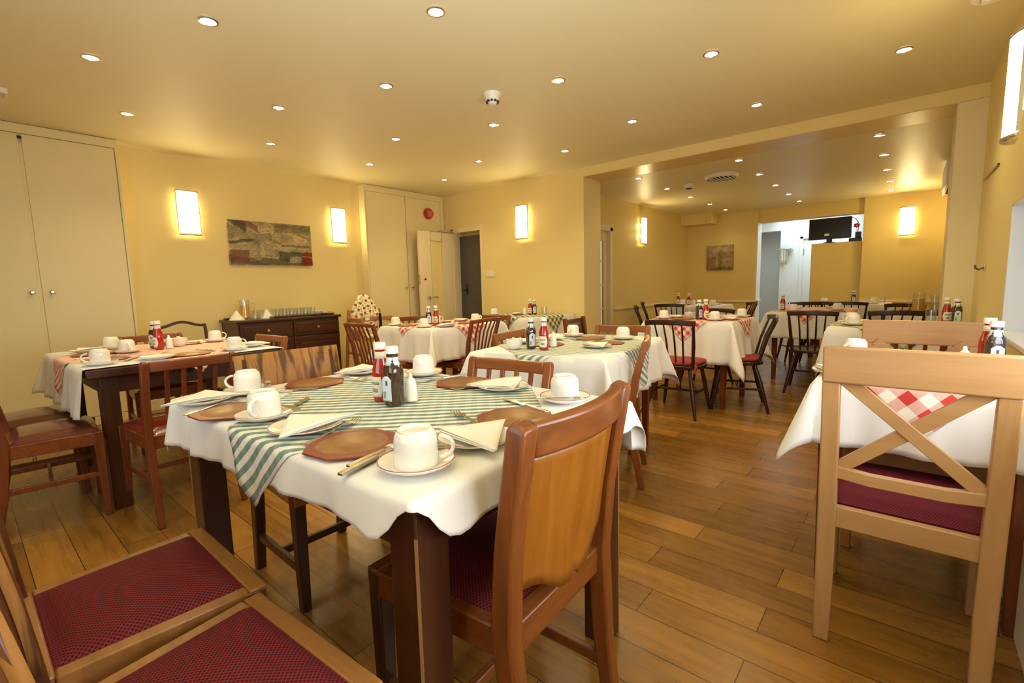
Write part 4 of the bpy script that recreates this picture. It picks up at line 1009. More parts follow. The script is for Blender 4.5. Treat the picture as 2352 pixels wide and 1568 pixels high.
T1 = Table('front', ('large dark table in the foreground with worn square legs',), 0.857, 1.222, 1.1, 0.41, 0.600, 0.750,
           {'S': 0.083, 'E': (0.17, 0.12), 'N': 0.11, 'W': (0.135, 0.072)}, 'worn', 'dark_oak', 0.078, 0.02, notch=('SW',), wave=0.13, tight=('NW',))
T1.cloth('white tablecloth on the large foreground table')
T1.overlay('green and white striped overlay on the foreground table', 0.415, 43, 'green_stripe', cy=-0.05, group='striped table overlays')
T2 = Table('left', ('dark drop-leaf table on the left with its bare edge showing',), 0.845, 3.615, 1, 0.475, 0.575, 0.750,
           {'S': -0.015, 'E': 0.02, 'N': 0.10, 'W': 0.25}, 'square', 'dark_oak', 0.075, 0.06, edge=0.045)
T2.cloth('cream tablecloth hanging off the left end of the left table')
T2.overlay('red and white striped overlay on the left table', 0.475, 46, 'red_stripe', group='striped table overlays')
T3 = Table('middle', ('table under the green-striped overlay in the middle of the room',), 2.47, 1.585, 9, 0.54, 0.40, 0.735,
           {'S': 0.26, 'E': 0.30, 'N': 0.28, 'W': 0.28}, 'taper', 'red_wood', 0.05)
T3.cloth('white tablecloth on the table in the middle of the room')
T3.overlay('green and white striped overlay on the middle table, behind the foreground table', 0.455, 45, 'green_stripe', group='striped table overlays')
T4 = Table('door', ('table under a red-checked overlay near the open door',), 3.10, 3.49, 0, 0.475, 0.37, 0.750, {'S': 0.29, 'E': 0.29, 'N': 0.29, 'W': 0.31}, 'taper', 'red_wood', 0.05, phase=0.8)
T4.cloth('cream tablecloth on the table near the open door')
T4.overlay('red-checked overlay on the table near the open door', 0.395, 45, 'red_gingham')
T5 = Table('wall', ('table against the lamp wall under a green-checked overlay',), 4.42, 3.56, 0, 0.40, 0.45, 0.755, {'S': 0.30, 'E': 0.02, 'N': 0.30, 'W': 0.30}, 'taper', 'red_wood', 0.05, phase=2)
T5.cloth('cream tablecloth on the table against the lamp wall')
T5.overlay('green-checked overlay on the table against the lamp wall', 0.47, 45, 'green_gingham')
T6 = Table('bl', ('brown-legged table under a red-checked overlay in the back room, left of the aisle',), 4.51, 1.49, -1, 0.37, 0.385, 0.755, {'S': 0.36, 'E': 0.36, 'N': 0.36, 'W': 0.36}, 'taper', 'red_wood', 0.055, phase=0.3)
T6.cloth('cream tablecloth with hanging corner on the left back room table')
T6.overlay('red-checked overlay on the left back room table', 0.395, 45, 'red_gingham')
T7 = Table('dw', ('brown-legged table before the far doorway under a red-checked overlay',), 6.38, 0.83, 0, 0.58, 0.37, 0.745, {'S': 0.28, 'E': 0.28, 'N': 0.28, 'W': 0.28}, 'taper', 'red_wood', 0.055, phase=1.1)
T7.cloth('cream tablecloth on the table before the far doorway')
T7.overlay('red-checked overlay on the table before the far doorway', 0.50, 45, 'red_gingham')
T8 = Table('right', ('brown-legged table on the right, behind the beech chair',), 2.275, -0.045, 1, 0.33, 0.285, 0.752, {'S': 0.02, 'E': 0.2, 'N': 0.25, 'W': 0.23}, 'taper', 'red_wood', 0.055, inset=0.012, phase=2.2)
T8.cloth('white tablecloth with folded hanging corner on the right-hand table')
T8.overlay('red-checked overlay hanging in a point behind the beech chair', 0.376, 45, 'red_gingham_wide', cx=0.03, cy=0.0)
T9 = Table('pillar', ('table by the right pillar under a green-checked overlay',), 4.36, 0.05, 0, 0.36, 0.385, 0.755, {'S': 0.02, 'E': 0.3, 'N': 0.34, 'W': 0.32}, 'taper', 'red_wood', 0.05, phase=0.6, tight=('NW',))
T9.cloth('cream tablecloth on the table by the right pillar')
T9.overlay('green-checked overlay on the table by the right pillar', 0.40, 45, 'green_gingham')
T10 = Table('juice', ('side table with the juice jug and black tray in the back room',), 6.06, -0.14, 0, 0.30, 0.235, 0.735, {'S': 0.02, 'E': 0.25, 'N': 0.25, 'W': 0.28}, 'taper', 'red_wood', 0.05)
T10.cloth('cream tablecloth on the juice side table')
T11 = Table('fl', ('white-covered table below the far wall lamp',), 8.15, 0.64, 0, 0.38, 0.46, 0.745, {'S': 0.3, 'E': 0.3, 'N': 0.3, 'W': 0.3}, 'taper', 'red_wood', 0.05)
T11.cloth('cream tablecloth on the table below the far wall lamp')
T12 = Table('fc', ('white-covered table in the far left corner of the back room',), 7.46, 2.47, 0, 0.38, 0.36, 0.745, {'S': 0.28, 'E': 0.28, 'N': 0.28, 'W': 0.28}, 'taper', 'red_wood', 0.05)
T12.cloth('cream tablecloth on the table in the far left corner')

# ================================================================== TABLEWARE (origin at the underside)
def make_saucer():
    t = thing('saucer', '', 'saucer')
    MB().lathe([(0.030, 0), (0.048, 0.001), (0.070, 0.011), (0.075, 0.016), (0.074, 0.018), (0.066, 0.0145), (0.045, 0.006), (0.034, 0.0045), (0.032, 0.0035), (0, 0.0035)], 40).build('dish', 'porcelain', t, smooth=50)
    MB().lathe([(0.0745, 0.0168), (0.0742, 0.0186), (0.0722, 0.0182), (0.0722, 0.0172), (0.0745, 0.0168)], 40, caps=False).build('rim_band', 'rim_red', t)
    return t
def make_mug():
    """stacking cup set upside-down"""
    t = thing('mug', '', 'mug')
    MB().lathe([(0.037, 0.0), (0.041, 0.0008), (0.0425, 0.004), (0.0415, 0.050), (0.0400, 0.060), (0.0365, 0.0665), (0.0340, 0.0680), (0.0335, 0.0720), (0.0315, 0.0735), (0.0295, 0.0725), (0.0290, 0.0690), (0.0, 0.0700)], 36).build('cup', 'porcelain', t, smooth=40)
    pts = []
    for i in range(13):
        a = R(-82)+R(164)*i/12
        pts.append((0.038+0.034*math.cos(a)**0.8 if math.cos(a) > 0 else 0.038, 0, 0.036+0.021*math.sin(a)))
    MB().sweep(pts, (0.011, 0.007), (0, 1, 0)).build('handle', 'porcelain', t, bevel=0.0025)
    return t
def make_plate():
    t = thing('side_plate', '', 'plate')
    MB().lathe([(0.045, 0), (0.055, 0.002), (0.082, 0.011), (0.087, 0.014), (0.086, 0.016), (0.078, 0.013), (0.056, 0.0055), (0.050, 0.0045), (0, 0.0045)], 44).build('dish', 'porcelain', t, smooth=50)
    MB().lathe([(0.0865, 0.0145), (0.0862, 0.0164), (0.0842, 0.016), (0.0842, 0.0148), (0.0865, 0.0145)], 44, caps=False).build('rim_band', 'rim_red', t)
    return t
def make_napkin():
    """paper napkin folded to a triangle, slightly sprung open"""
    a, b, c = Vector((-0.112, -0.055, 0)), Vector((0.112, -0.05, 0)), Vector((0.012, 0.092, 0))
    m_ = MB()
    for lay in range(3):
        def fn(u, v):
            p = a*(1-u)*(1-v)+b*u*(1-v)+c*v
            lift = 0.0022*lay+0.0015+lay*0.0022*v*v+(0.0025*math.sin(PI*u)*(1-v))*lay
            return (p.x+0.004*lay*(v-0.3), p.y-0.003*lay, lift)
        m_.grid(fn, 12, 8)
    o = m_.build('napkin', 'paper', None, smooth=60, solid=0.0012)
    return tag(o, '', 'napkin')
def make_mat():
    t = thing('placemat', '', 'placemat')
    def octo(r): return [(r*math.cos(PI/8+k*PI/4), r*math.sin(PI/8+k*PI/4)) for k in range(8)]
    MB().prism(octo(0.107), 0, 0.0042).build('board', 'mat_russet', t, bevel=0.001)
    MB().lathe([(0.078, 0.0040), (0.076, 0.0050), (0, 0.0050)], 32).build('painted_sheen_panel', 'mat_painted_sheen', t)  # gold disc paints a reflection onto the board
    return t
def outline(hs): return [(x, w_) for x, w_ in hs]+[(x, -w_) for x, w_ in reversed(hs)]
def cut_z(v):
    x, y, z = v; return (x, y, z+0.0015+0.006*math.exp(-((x-0.03)/0.04)**2))
def make_knife():
    t = thing('knife', '', 'knife')
    MB().prism(outline([(-0.10, 0.006), (-0.098, 0.008), (-0.06, 0.0085), (-0.01, 0.0065), (0.0, 0.005)]), 0, 0.006, lambda v: (v[0], v[1]*(1 if v[2] < 0.003 else 0.7), v[2]+0.0005)).build('handle', 'steel', t, bevel=0.0012)
    MB().prism([(0.0, -0.005), (0.02, -0.0075), (0.085, -0.009), (0.108, -0.004), (0.112, 0.003), (0.10, 0.0075), (0.0, 0.006)], 0.002, 0.0036).build('blade', 'steel', t)
    return t
def make_fork():
    t = thing('fork', '', 'fork')
    MB().prism(outline([(-0.095, 0.007), (-0.09, 0.0085), (-0.04, 0.0055), (0.02, 0.003), (0.035, 0.0032), (0.045, 0.010), (0.055, 0.0125), (0.064, 0.0125)]), 0, 0.0022, cut_z).build('handle', 'steel', t)
    for k in range(4):
        y = -0.0107+0.0071*k
        MB().sweep([(0.062, y, 0.004), (0.085, y, 0.0035), (0.105, y, 0.007)], [(0.0036, 0.002), (0.0034, 0.002), (0.0016, 0.0014)], (0, 1, 0)).build('tine', 'steel', t)
    return t
def make_spoon():
    t = thing('spoon', '', 'spoon')
    MB().prism(outline([(-0.07, 0.006), (-0.066, 0.007), (-0.03, 0.0045), (0.02, 0.0024), (0.032, 0.0028)]), 0, 0.002, cut_z).build('handle', 'steel', t)
    def fn(u, v):
        a = 2*PI*u; r = v
        return (0.052+0.024*r*math.cos(a), 0.0145*r*math.sin(a), 0.0035+0.006*r*r)
    MB().grid(fn, 20, 5).build('bowl', 'steel', t, solid=0.001, smooth=60)
    return t
def arc_patch(fr, z0, z1, a0, a1, n=10, m_=6, mask=None):
    """curved label following radius fr(z)"""
    b = MB()
    def fn(u, v):
        z = z0+(z1-z0)*v; a = a0+(a1-a0)*u
        if mask: a = (a0+a1)/2+(a-(a0+a1)/2)*mask(v)
        r = fr(z)
        return (r*math.cos(a), r*math.sin(a), z)
    return b.grid(fn, n, m_)
def prof_r(prof):
    def f(z):
        for (r0, z0), (r1, z1) in zip(prof, prof[1:]):
            if z0 <= z <= z1 and z1 > z0: return r0+(r1-r0)*(z-z0)/(z1-z0)+0.0008
        return prof[-1][0]
    return f
def make_ketchup():
    t = thing('ketchup_bottle', '', 'sauce bottle')
    P = [(0.018, 0.0), (0.0255, 0.002), (0.027, 0.010), (0.0275, 0.080), (0.0255, 0.100), (0.0175, 0.130), (0.0150, 0.145), (0.0150, 0.162)]
    MB().lathe(P, 8 if False else 28).build('bottle', 'ketchup_red', t, smooth=50)
    MB().lathe([(0.0155, 0.1605), (0.0185, 0.161), (0.0185, 0.179), (0.0165, 0.182), (0, 0.182)], 24).build('cap', 'cap_white', t, smooth=40)
    MB().lathe([(0.0175, 0.133), (0.0162, 0.144), (0.0160, 0.154)], 24, caps=False).build('neck_label', 'label_cream', t, solid=0.0004)
    lb = arc_patch(prof_r(P), 0.016, 0.078, R(-58), R(58), 12, 8, lambda v: 0.80+0.25*math.sin(PI*min(1, v*1.05))**2).build('label', 'label_cream', t, solid=0.0005)
    arc_patch(lambda z: prof_r(P)(z)+0.0008, 0.030, 0.042, R(-22), R(22), 6, 2).build('label_emblem', 'label_green', lb, solid=0.0003)
    arc_patch(lambda z: prof_r(P)(z)+0.0008, 0.054, 0.062, R(-32), R(32), 6, 2).build('label_emblem', 'label_green', lb, solid=0.0003)
    return t
def make_sauce():
    t = thing('brown_sauce_bottle', '', 'sauce bottle')
    P = [(0.020, 0.0), (0.0250, 0.002), (0.0265, 0.012), (0.0265, 0.085), (0.0270, 0.100), (0.0240, 0.116), (0.0165, 0.130), (0.0150, 0.142), (0.0150, 0.156)]
    MB().lathe(P, 32, sq=1.4).build('bottle', 'sauce_brown', t, smooth=50)
    MB().lathe([(0.0155, 0.1545), (0.0190, 0.155), (0.0190, 0.173), (0.017, 0.176), (0, 0.176)], 24).build('cap', 'cap_white', t, smooth=40)
    MB().lathe([(0.0225, 0.121), (0.0178, 0.131), (0.0165, 0.145)], 28, caps=False).build('neck_label', 'label_blue', t, solid=0.0006)
    for a in (0, 180):
        lb = MB().grid(lambda u, v: (0.0272, -0.018+0.036*u, 0.016+0.064*v+0.012*max(0, v-0.8)*5*math.sin(PI*u)*0.9), 12, 10).xf(Matrix.Rotation(R(a), 4, 'Z')).build('label', 'label_blue', t, solid=0.0005)
        MB().mm((0.0278, -0.0035, 0.062), (0.0285, 0.0035, 0.076)).xf(Matrix.Rotation(R(a), 4, 'Z')).build('label_emblem', 'label_ink', lb)
        MB().mm((0.0278, -0.014, 0.024), (0.0285, -0.004, 0.044)).xf(Matrix.Rotation(R(a), 4, 'Z')).build('label_emblem', 'label_green', lb)
    return t
def make_shaker():
    t = thing('salt_shaker', '', 'shaker')
    MB().lathe([(0.017, 0), (0.0205, 0.002), (0.0195, 0.03), (0.0175, 0.052), (0.0170, 0.055)], 24).build('body', 'porcelain', t, smooth=50)
    MB().lathe([(0.0165, 0.054), (0.0165, 0.060), (0.0120, 0.068), (0.0065, 0.074), (0.0055, 0.084), (0.0035, 0.087), (0, 0.087)], 20).build('cap', 'cap_white', t, smooth=50)
    return t
def make_bowl():
    t = thing('sugar_bowl', '', 'bowl')
    MB().lathe([(0.028, 0), (0.034, 0.003), (0.046, 0.03), (0.050, 0.055), (0.0485, 0.055), (0.044, 0.03), (0.03, 0.008), (0, 0.006)], 32).build('bowl', 'porcelain', t, smooth=50)
    for k in range(5):
        a = k*1.3
        MB().box((0.018*math.cos(a), 0.018*math.sin(a), 0.040+0.003*k), (0.055, 0.018, 0.004), Matrix.Rotation(a*0.9+0.5, 3, 'Z') @ Matrix.Rotation(R(28), 3, 'Y')).build('sugar_sachet', 'paper', t)
    return t
def make_tumbler():
    t = thing('glass_tumbler', '', 'glass')
    MB().lathe([(0.026, 0), (0.027, 0.001), (0.033, 0.088), (0.0315, 0.088), (0.0262, 0.008), (0, 0.007)], 20).build('glass', 'glass', t, smooth=40)
    return t
def make_jug():
    t = thing('juice_jug', '', 'jug')
    MB().lathe([(0.045, 0), (0.052, 0.002), (0.055, 0.02), (0.046, 0.17), (0.047, 0.20), (0.0445, 0.20), (0.0435, 0.17), (0.051, 0.02), (0.04, 0.008), (0, 0.007)], 28).build('jug_glass', 'glass', t, smooth=40)
    MB().lathe([(0.040, 0.0085), (0.0500, 0.02), (0.0440, 0.145), (0, 0.145)], 28).build('juice', 'juice', t, smooth=40)
    MB().tube([(0.046, 0, 0.17), (0.085, 0, 0.165), (0.095, 0, 0.12), (0.08, 0, 0.06), (0.053, 0, 0.045)], 0.007, 10).build('handle', 'glass', t)
    return t
def ware(key, mk, label, x, y, z, deg=0.0, group=None): return place(key, mk, label, (x, y, z), R(deg), group)
ZT1 = T1.z+0.0085
def setting(where, z, mug=None, plate=None, mat=None, knife=None, fork=None, spoon=None, hdeg=0, ndeg=0):
    if mat: ware('mat', make_mat, 'octagonal russet placemat %s' % where, mat[0], mat[1], z, mat[2] if len(mat) > 2 else 0, 'octagonal placemats')
    if mug:
        ware('saucer', make_saucer, 'white red-rimmed saucer %s' % where, mug[0], mug[1], z, 0, 'saucers')
        ware('mug', make_mug, 'white upside-down cup %s' % where, mug[0], mug[1], z+0.0045, hdeg, 'white cups')
        if spoon is not None: ware('spoon', make_spoon, 'teaspoon on the saucer %s' % where, mug[0]+0.056*math.cos(R(spoon)), mug[1]+0.056*math.sin(R(spoon)), z+0.0155, spoon+90, 'teaspoons')
    if plate:
        ware('plate', make_plate, 'white side plate %s' % where, plate[0], plate[1], z, 0, 'side plates')
        ware('napkin', make_napkin, 'folded paper napkin %s' % where, plate[0], plate[1], z+0.0135, ndeg, 'paper napkins')
    if knife: ware('knife', make_knife, 'silver table knife %s' % where, knife[0], knife[1], z+0.0005, knife[2], 'table knives')
    if fork: ware('fork', make_fork, 'silver fork %s' % where, fork[0], fork[1], z+0.0005, fork[2], 'forks')
setting('at the near corner of the foreground table', ZT1, (0.548, 0.712), (0.540, 1.137), (0.548, 0.937, 8), (0.560, 0.835, 12), (0.565, 1.055, 24), 40, -48, 10)
setting('at the left front edge of the foreground table', ZT1, (0.524, 1.338), (0.488, 1.705), (0.497, 1.502, 5), (0.628, 1.395, 40), (0.480, 1.592, 25), 10, -140, -10)
setting('at the far left end of the foreground table', ZT1, (0.632, 1.735), (1.075, 1.735), (0.850, 1.690, 10), (0.722, 1.655, -40), (0.955, 1.665, -70), -30, 135, -25)
setting('at the slatted chair\'s side of the foreground table', ZT1, (1.190, 1.472), (1.172, 1.035), (1.165, 1.215, 4), (1.180, 1.345, 165), (1.150, 1.125, 160), None, 50, 160)
setting('before the oak chair on the foreground table', ZT1, (1.150, 0.770), (0.725, 0.725), (0.915, 0.768, 0), (1.030, 0.825, 75), (0.825, 0.845, 70), 200, 45, 35)
ware('knife', make_knife, 'second silver knife beside the nearest saucer on the foreground table', 0.528, 0.815, ZT1+0.0005, 14, 'table knives')
ware('ketchup', make_ketchup, 'ketchup bottle on the foreground table, left of the brown sauce', 0.838, 1.243, ZT1, -172, 'ketchup bottles')
ware('sauce', make_sauce, 'brown sauce bottle on the foreground table, between ketchup and salt', 0.825, 1.163, ZT1, 8, 'brown sauce bottles')
ware('shaker', make_shaker, 'white salt shaker on the foreground table, right of the brown sauce', 0.883, 1.158, ZT1, 0, 'shakers')
# left table
Z = T2.z+0.0085; W = 'on the left table'
setting('at the near left corner of the left table', Z, (0.462, 3.150), None, (0.520, 3.36, 6), (0.62, 3.27, 60), (0.50, 3.52, 0), 60, 170)
setting('behind the nearest cup on the left table', Z, (0.668, 3.66), None, None, (0.60, 3.50, 20), None, 100, -90)
setting('at the far left corner of the left table', Z, (0.655, 4.02), (0.52, 3.95), (0.52, 3.72, 5), None, (0.46, 3.83, 10), None, -60, 30)
setting('at the far right corner of the left table', Z, (1.215, 3.86), (1.00, 4.07), (1.02, 3.88, 8), (1.12, 3.88, 80), None, None, -10, 60)
setting('at the near right corner of the left table', Z, (1.095, 3.155), (1.235, 3.27), (0.86, 3.17, 4), (0.98, 3.30, 100), (0.76, 3.30, 60), None, 10, 100)
ware('plate', make_plate, 'white side plate at the middle of the near edge of the left table', 0.70, 3.13, Z, 0, 'side plates')
ware('ketchup', make_ketchup, 'ketchup bottle on the left table, the nearer of its two bottles', 0.832, 3.66, Z, 190, 'ketchup bottles')
ware('sauce', make_sauce, 'brown sauce bottle on the left table, behind the ketchup', 0.838, 3.77, Z, 30, 'brown sauce bottles')
ware('shaker', make_shaker, 'white shaker on the left table, right of the ketchup', 0.885, 3.655, Z, 0, 'shakers')
ware('bowl', make_bowl, 'white sugar bowl on the left table, beside the shaker', 0.965, 3.76, Z, 0, 'sugar bowls')
# middle table
Z = T3.z+0.0085
setting('at the near right corner of the middle striped table', Z, (2.80, 1.415), (2.36, 1.36), (2.56, 1.40, 9), None, (2.46, 1.45, 60), None, 60, 20)
setting('at the far end of the middle striped table', Z, (2.80, 1.80), (2.55, 1.82), (2.72, 1.62, 3), (2.86, 1.68, 100), (2.66, 1.74, 60), None, -170, 60)
setting('at the far left of the middle striped table', Z, None, (2.33, 1.86), (2.32, 1.68, 9), None, None, None, 0, 0)
ware('bowl', make_bowl, 'white sugar bowl with sachets at the left end of the middle striped table', 2.075, 1.735, Z, 40, 'sugar bowls')
ware('sauce', make_sauce, 'dark sauce bottle on the middle striped table, left of the ketchup', 2.13, 1.655, Z, -125, 'brown sauce bottles')
ware('ketchup', make_ketchup, 'ketchup bottle on the middle striped table, right of the dark sauce', 2.125, 1.560, Z, -160, 'ketchup bottles')
ware('shaker', make_shaker, 'white shaker on the middle striped table, behind the ketchup', 2.26, 1.59, Z, 0, 'shakers')
# table near the open door
Z = T4.z+0.0085
setting('at the far left of the table near the open door', Z, (2.75, 3.79), None, (2.78, 3.62, 3), (2.86, 3.70, 80), None, None, 20)
setting('at the near left of the table near the open door', Z, (2.73, 3.34), (2.86, 3.20), (2.95, 3.35, 3), None, None, None, 100, 0)
setting('behind the bottles on the table near the open door', Z, (3.10, 3.60), None, (3.22, 3.66, 3), None, None, None, -20)
setting('at the right end of the table near the open door', Z, (3.43, 3.38), (3.42, 3.58), (3.22, 3.28, 3), None, None, None, -20, 30)
ware('sauce', make_sauce, 'dark sauce bottle on the table near the open door, left of the ketchup', 2.925, 3.505, Z, -120, 'brown sauce bottles')
ware('ketchup', make_ketchup, 'ketchup bottle on the table near the open door', 2.960, 3.440, Z, -150, 'ketchup bottles')
# table against the lamp wall
Z = T5.z+0.0085
setting('at the left end of the table against the lamp wall', Z, (4.25, 3.86), (4.40, 3.62), (4.15, 3.68, 2), (4.18, 3.42, 70), None, None, 10, 0)
ware('ketchup', make_ketchup, 'ketchup bottle against the lamp wall on the green-checked table', 4.47, 3.475, Z, -150, 'ketchup bottles')
ware('sauce', make_sauce, 'dark sauce bottle against the lamp wall on the green-checked table', 4.50, 3.435, Z, -140, 'brown sauce bottles')
ware('shaker', make_shaker, 'white shaker left of the bottles on the green-checked table by the lamp wall', 4.43, 3.53, Z, 0, 'shakers')
ware('tumbler', make_tumbler, 'glass tumbler right of the bottles on the green-checked table by the lamp wall', 4.52, 3.30, Z, 0, 'glass tumblers')
# back room table left of the aisle
Z = T6.z+0.0085
setting('at the far left of the left back room table', Z, (4.36, 1.78), (4.52, 1.72), (4.36, 1.60, 2), None, None, None, 0, 10)
setting('at the near right of the left back room table', Z, (4.30, 1.295), (4.42, 1.20), (4.54, 1.36, 2), None, (4.36, 1.38, 30), None, 60, 0)
setting('at the right end of the left back room table', Z, (4.79, 1.20), (4.66, 1.29), None, None, None, None, 0, 30)
ware('sauce', make_sauce, 'dark sauce bottle on the left back room table', 4.37, 1.455, Z, -130, 'brown sauce bottles')
ware('ketchup', make_ketchup, 'ketchup bottle on the left back room table', 4.365, 1.395, Z, -135, 'ketchup bottles')
ware('bowl', make_bowl, 'white sugar bowl left of the bottles on the left back room table', 4.46, 1.57, Z, 0, 'sugar bowls')
# table before the doorway
Z = T7.z+0.0085
setting('at the left of the table before the far doorway', Z, (6.02, 0.98), (6.30, 1.02), (6.10, 0.80, 2), None, None, None, 40, 0)
setting('at the right of the table before the far doorway', Z, (6.30, 0.60), (6.62, 0.66), (6.05, 0.60, 2), None, None, None, -40, 0)
ware('ketchup', make_ketchup, 'ketchup bottle on the table before the far doorway', 6.16, 1.108, Z, 170, 'ketchup bottles')
ware('shaker', make_shaker, 'white shaker right of the ketchup on the table before the far doorway', 6.12, 1.035, Z, 0, 'shakers')
# right-hand table
Z = T8.z+0.0085
setting('at the far left corner of the right-hand table', Z, (2.505, 0.165), (2.030, 0.175), None, None, None, None, 150, -10)
setting('behind the beech chair on the right-hand table', Z, None, None, (2.06, -0.015, 4), (2.04, -0.14, 15), (2.03, 0.10, 20))
ware('spoon', make_spoon, 'spoon beside the placemat behind the beech chair', 2.04, -0.17, Z+0.0005, 25, 'teaspoons')
setting('at the right of the right-hand table, behind the beech rail', Z, (2.12, -0.235), None, None, None, None, None, 30)
ware('ketchup', make_ketchup, 'ketchup bottle on the right-hand table, behind the dark sauce', 2.46, -0.235, Z, -150, 'ketchup bottles')
ware('sauce', make_sauce, 'dark sauce bottle at the right edge on the right-hand table', 2.38, -0.245, Z, 190, 'brown sauce bottles')
ware('shaker', make_shaker, 'white shaker peeping over the beech chair rail on the right-hand table', 2.33, -0.165, Z, 0, 'shakers')
# table by the pillar
Z = T9.z+0.0085
setting('at the left of the green-checked table by the pillar', Z, (4.20, 0.30), (4.42, 0.28), (4.25, 0.08, 2), None, None, None, 150, 0)
ware('mug', make_mug, 'white cup stacked behind the others on the table by the pillar', 4.48, 0.33, Z, 60, 'white cups')
ware('sauce', make_sauce, 'dark sauce bottle before the right pillar', 4.56, -0.265, Z, 190, 'brown sauce bottles')
ware('ketchup', make_ketchup, 'ketchup bottle before the right pillar, behind the dark sauce', 4.62, -0.215, Z, 190, 'ketchup bottles')
ware('tumbler', make_tumbler, 'glass tumbler left of the bottles before the right pillar', 4.60, -0.13, Z, 0, 'glass tumblers')
# juice table
Z = T10.z+0.004
t = thing('tray', 'black tray under the juice jug in the back room', 'tray', (6.00, -0.12, Z))
MB().mm((-0.20, -0.19, 0), (0.20, 0.19, 0.006)).build('tray_base', 'black_plastic', t, bevel=0.002)
MB().mm((-0.21, -0.20, 0), (-0.20, 0.20, 0.03)).mm((0.20, -0.20, 0), (0.21, 0.20, 0.03)).mm((-0.20, -0.20, 0), (0.20, -0.19, 0.03)).mm((-0.20, 0.19, 0), (0.20, 0.20, 0.03)).build('tray_rim', 'black_plastic', t, bevel=0.002)
ware('jug', make_jug, 'glass jug of orange juice on the black tray in the back room', 5.98, -0.075, Z+0.007, 60, 'juice jugs')
for i, (x, y, up) in enumerate(((5.93, -0.185, 0), (6.01, -0.195, 0), (5.93, -0.255, 0), (6.02, -0.27, 0), (5.93, -0.185, 1), (5.93, -0.255, 1))):
    ware('tumbler', make_tumbler, 'upturned glass tumbler on the black tray, %s' % ('beside the jug', 'behind the first, beside the jug', 'at the tray end', 'at the far tray corner', 'stacked beside the jug', 'stacked at the tray end')[i], x, y, Z+0.007+up*0.089, 0, 'glass tumblers')
# far tables
Z = T11.z+0.0085
setting('on the table below the far wall lamp, left end', Z, (8.0, 0.92), (7.95, 0.72), None, None, None, None, 20, 0)
setting('on the table below the far wall lamp, right end', Z, (8.0, 0.36), (7.98, 0.50), None, None, None, None, 20, 0)
ware('sauce', make_sauce, 'dark sauce bottle on the table below the far wall lamp', 8.05, 0.59, Z, 190, 'brown sauce bottles')
ware('tumbler', make_tumbler, 'glass tumbler on the table below the far wall lamp', 8.02, 0.27, Z, 0, 'glass tumblers')
Z = T12.z+0.0085
setting('on the table in the far left corner, left end', Z, (7.40, 2.72), (7.20, 2.66), None, None, None, None, 20, 0)
setting('on the table in the far left corner, right end', Z, (7.25, 2.22), (7.55, 2.25), None, None, None, None, 20, 0)
ware('ketchup', make_ketchup, 'ketchup bottle on the table in the far left corner, left one', 7.42, 2.795, Z, 190, 'ketchup bottles')
ware('ketchup', make_ketchup, 'ketchup bottle on the table in the far left corner, right one', 7.25, 2.57, Z, 190, 'ketchup bottles')
ware('shaker', make_shaker, 'white shaker right of the ketchup in the far left corner', 7.27, 2.50, Z, 0, 'shakers')
ware('bowl', make_bowl, 'white sugar bowl on the table in the far left corner', 7.50, 2.60, Z, 0, 'sugar bowls')
ware('tumbler', make_tumbler, 'glass tumbler on the table in the far left corner', 7.30, 2.42, Z, 0, 'glass tumblers')

# ================================================================== SIDEBOARD and what stands on it
SX, SY, SW, SD, SH = 1.785, 5.05, 1.125, 0.45, 0.832
t = thing('sideboard', 'dark oak sideboard below the town picture with drawers over cupboards', 'sideboard', (SX, SY, 0))
MB().mm((0.02, 0.025, 0.07), (SW-0.02, SD, SH-0.028)).build('carcass', 'sideboard_wood', t, bevel=0.003)
MB().mm((0, -0.005, SH-0.028), (SW, SD+0.005, SH)).build('top', 'sideboard_wood', t, bevel=0.006)
MB().mm((0.01, 0.012, 0.0), (SW-0.01, SD, 0.08)).build('plinth', 'sideboard_wood', t, bevel=0.004)
for x0, x1 in ((0.035, 0.555), (0.57, 1.09)):
    d = MB().mm((x0, 0.006, 0.635), (x1, 0.028, 0.79)).mm((x0+0.03, 0.0, 0.66), (x1-0.03, 0.008, 0.765)).build('drawer', 'sideboard_wood', t, bevel=0.003)
    MB().lathe([(0.006, 0), (0.006, 0.014), (0.017, 0.020), (0.015, 0.030), (0, 0.033)], 14).xf(Matrix.Translation(((x0+x1)/2, 0.004, 0.712)) @ Matrix.Rotation(R(90), 4, 'X')).build('knob', 'brass', d)
    d = MB().mm((x0, 0.006, 0.09), (x1, 0.028, 0.615)).mm((x0+0.07, 0.0, 0.16), (x1-0.07, 0.008, 0.545)).build('door', 'sideboard_wood', t, bevel=0.003)
    MB().lathe([(0.005, 0), (0.005, 0.012), (0.014, 0.018), (0, 0.026)], 12).xf(Matrix.Translation((x1-0.04 if x0 < 0.3 else x0+0.04, 0.004, 0.38)) @ Matrix.Rotation(R(90), 4, 'X')).build('knob', 'brass', d)
ware('jug', make_jug, 'glass jug of orange juice on the sideboard', 1.955, 5.27, SH+0.001, -30, 'juice jugs')
def napkin_stand(label, x, y, z, sc_=1.0):
    def fn(u, v):
        a = 2*PI*u
        return (0.075*(1-v)*math.cos(a)*sc_, 0.055*(1-v)*math.sin(a)*sc_, 0.10*v*sc_+0.008*math.sin(3*a)*(1-v)*v)
    o = MB().grid(fn, 18, 6).build('napkin', 'paper', None, smooth=40); o.location = (x, y, z); return tag(o, label, 'napkin', 'standing napkins')
napkin_stand('cone-folded cream napkin left of the juice jug on the sideboard', 1.862, 5.235, SH+0.001)
napkin_stand('cone-folded cream napkin left of the tumblers on the sideboard', 2.165, 5.25, SH+0.001)
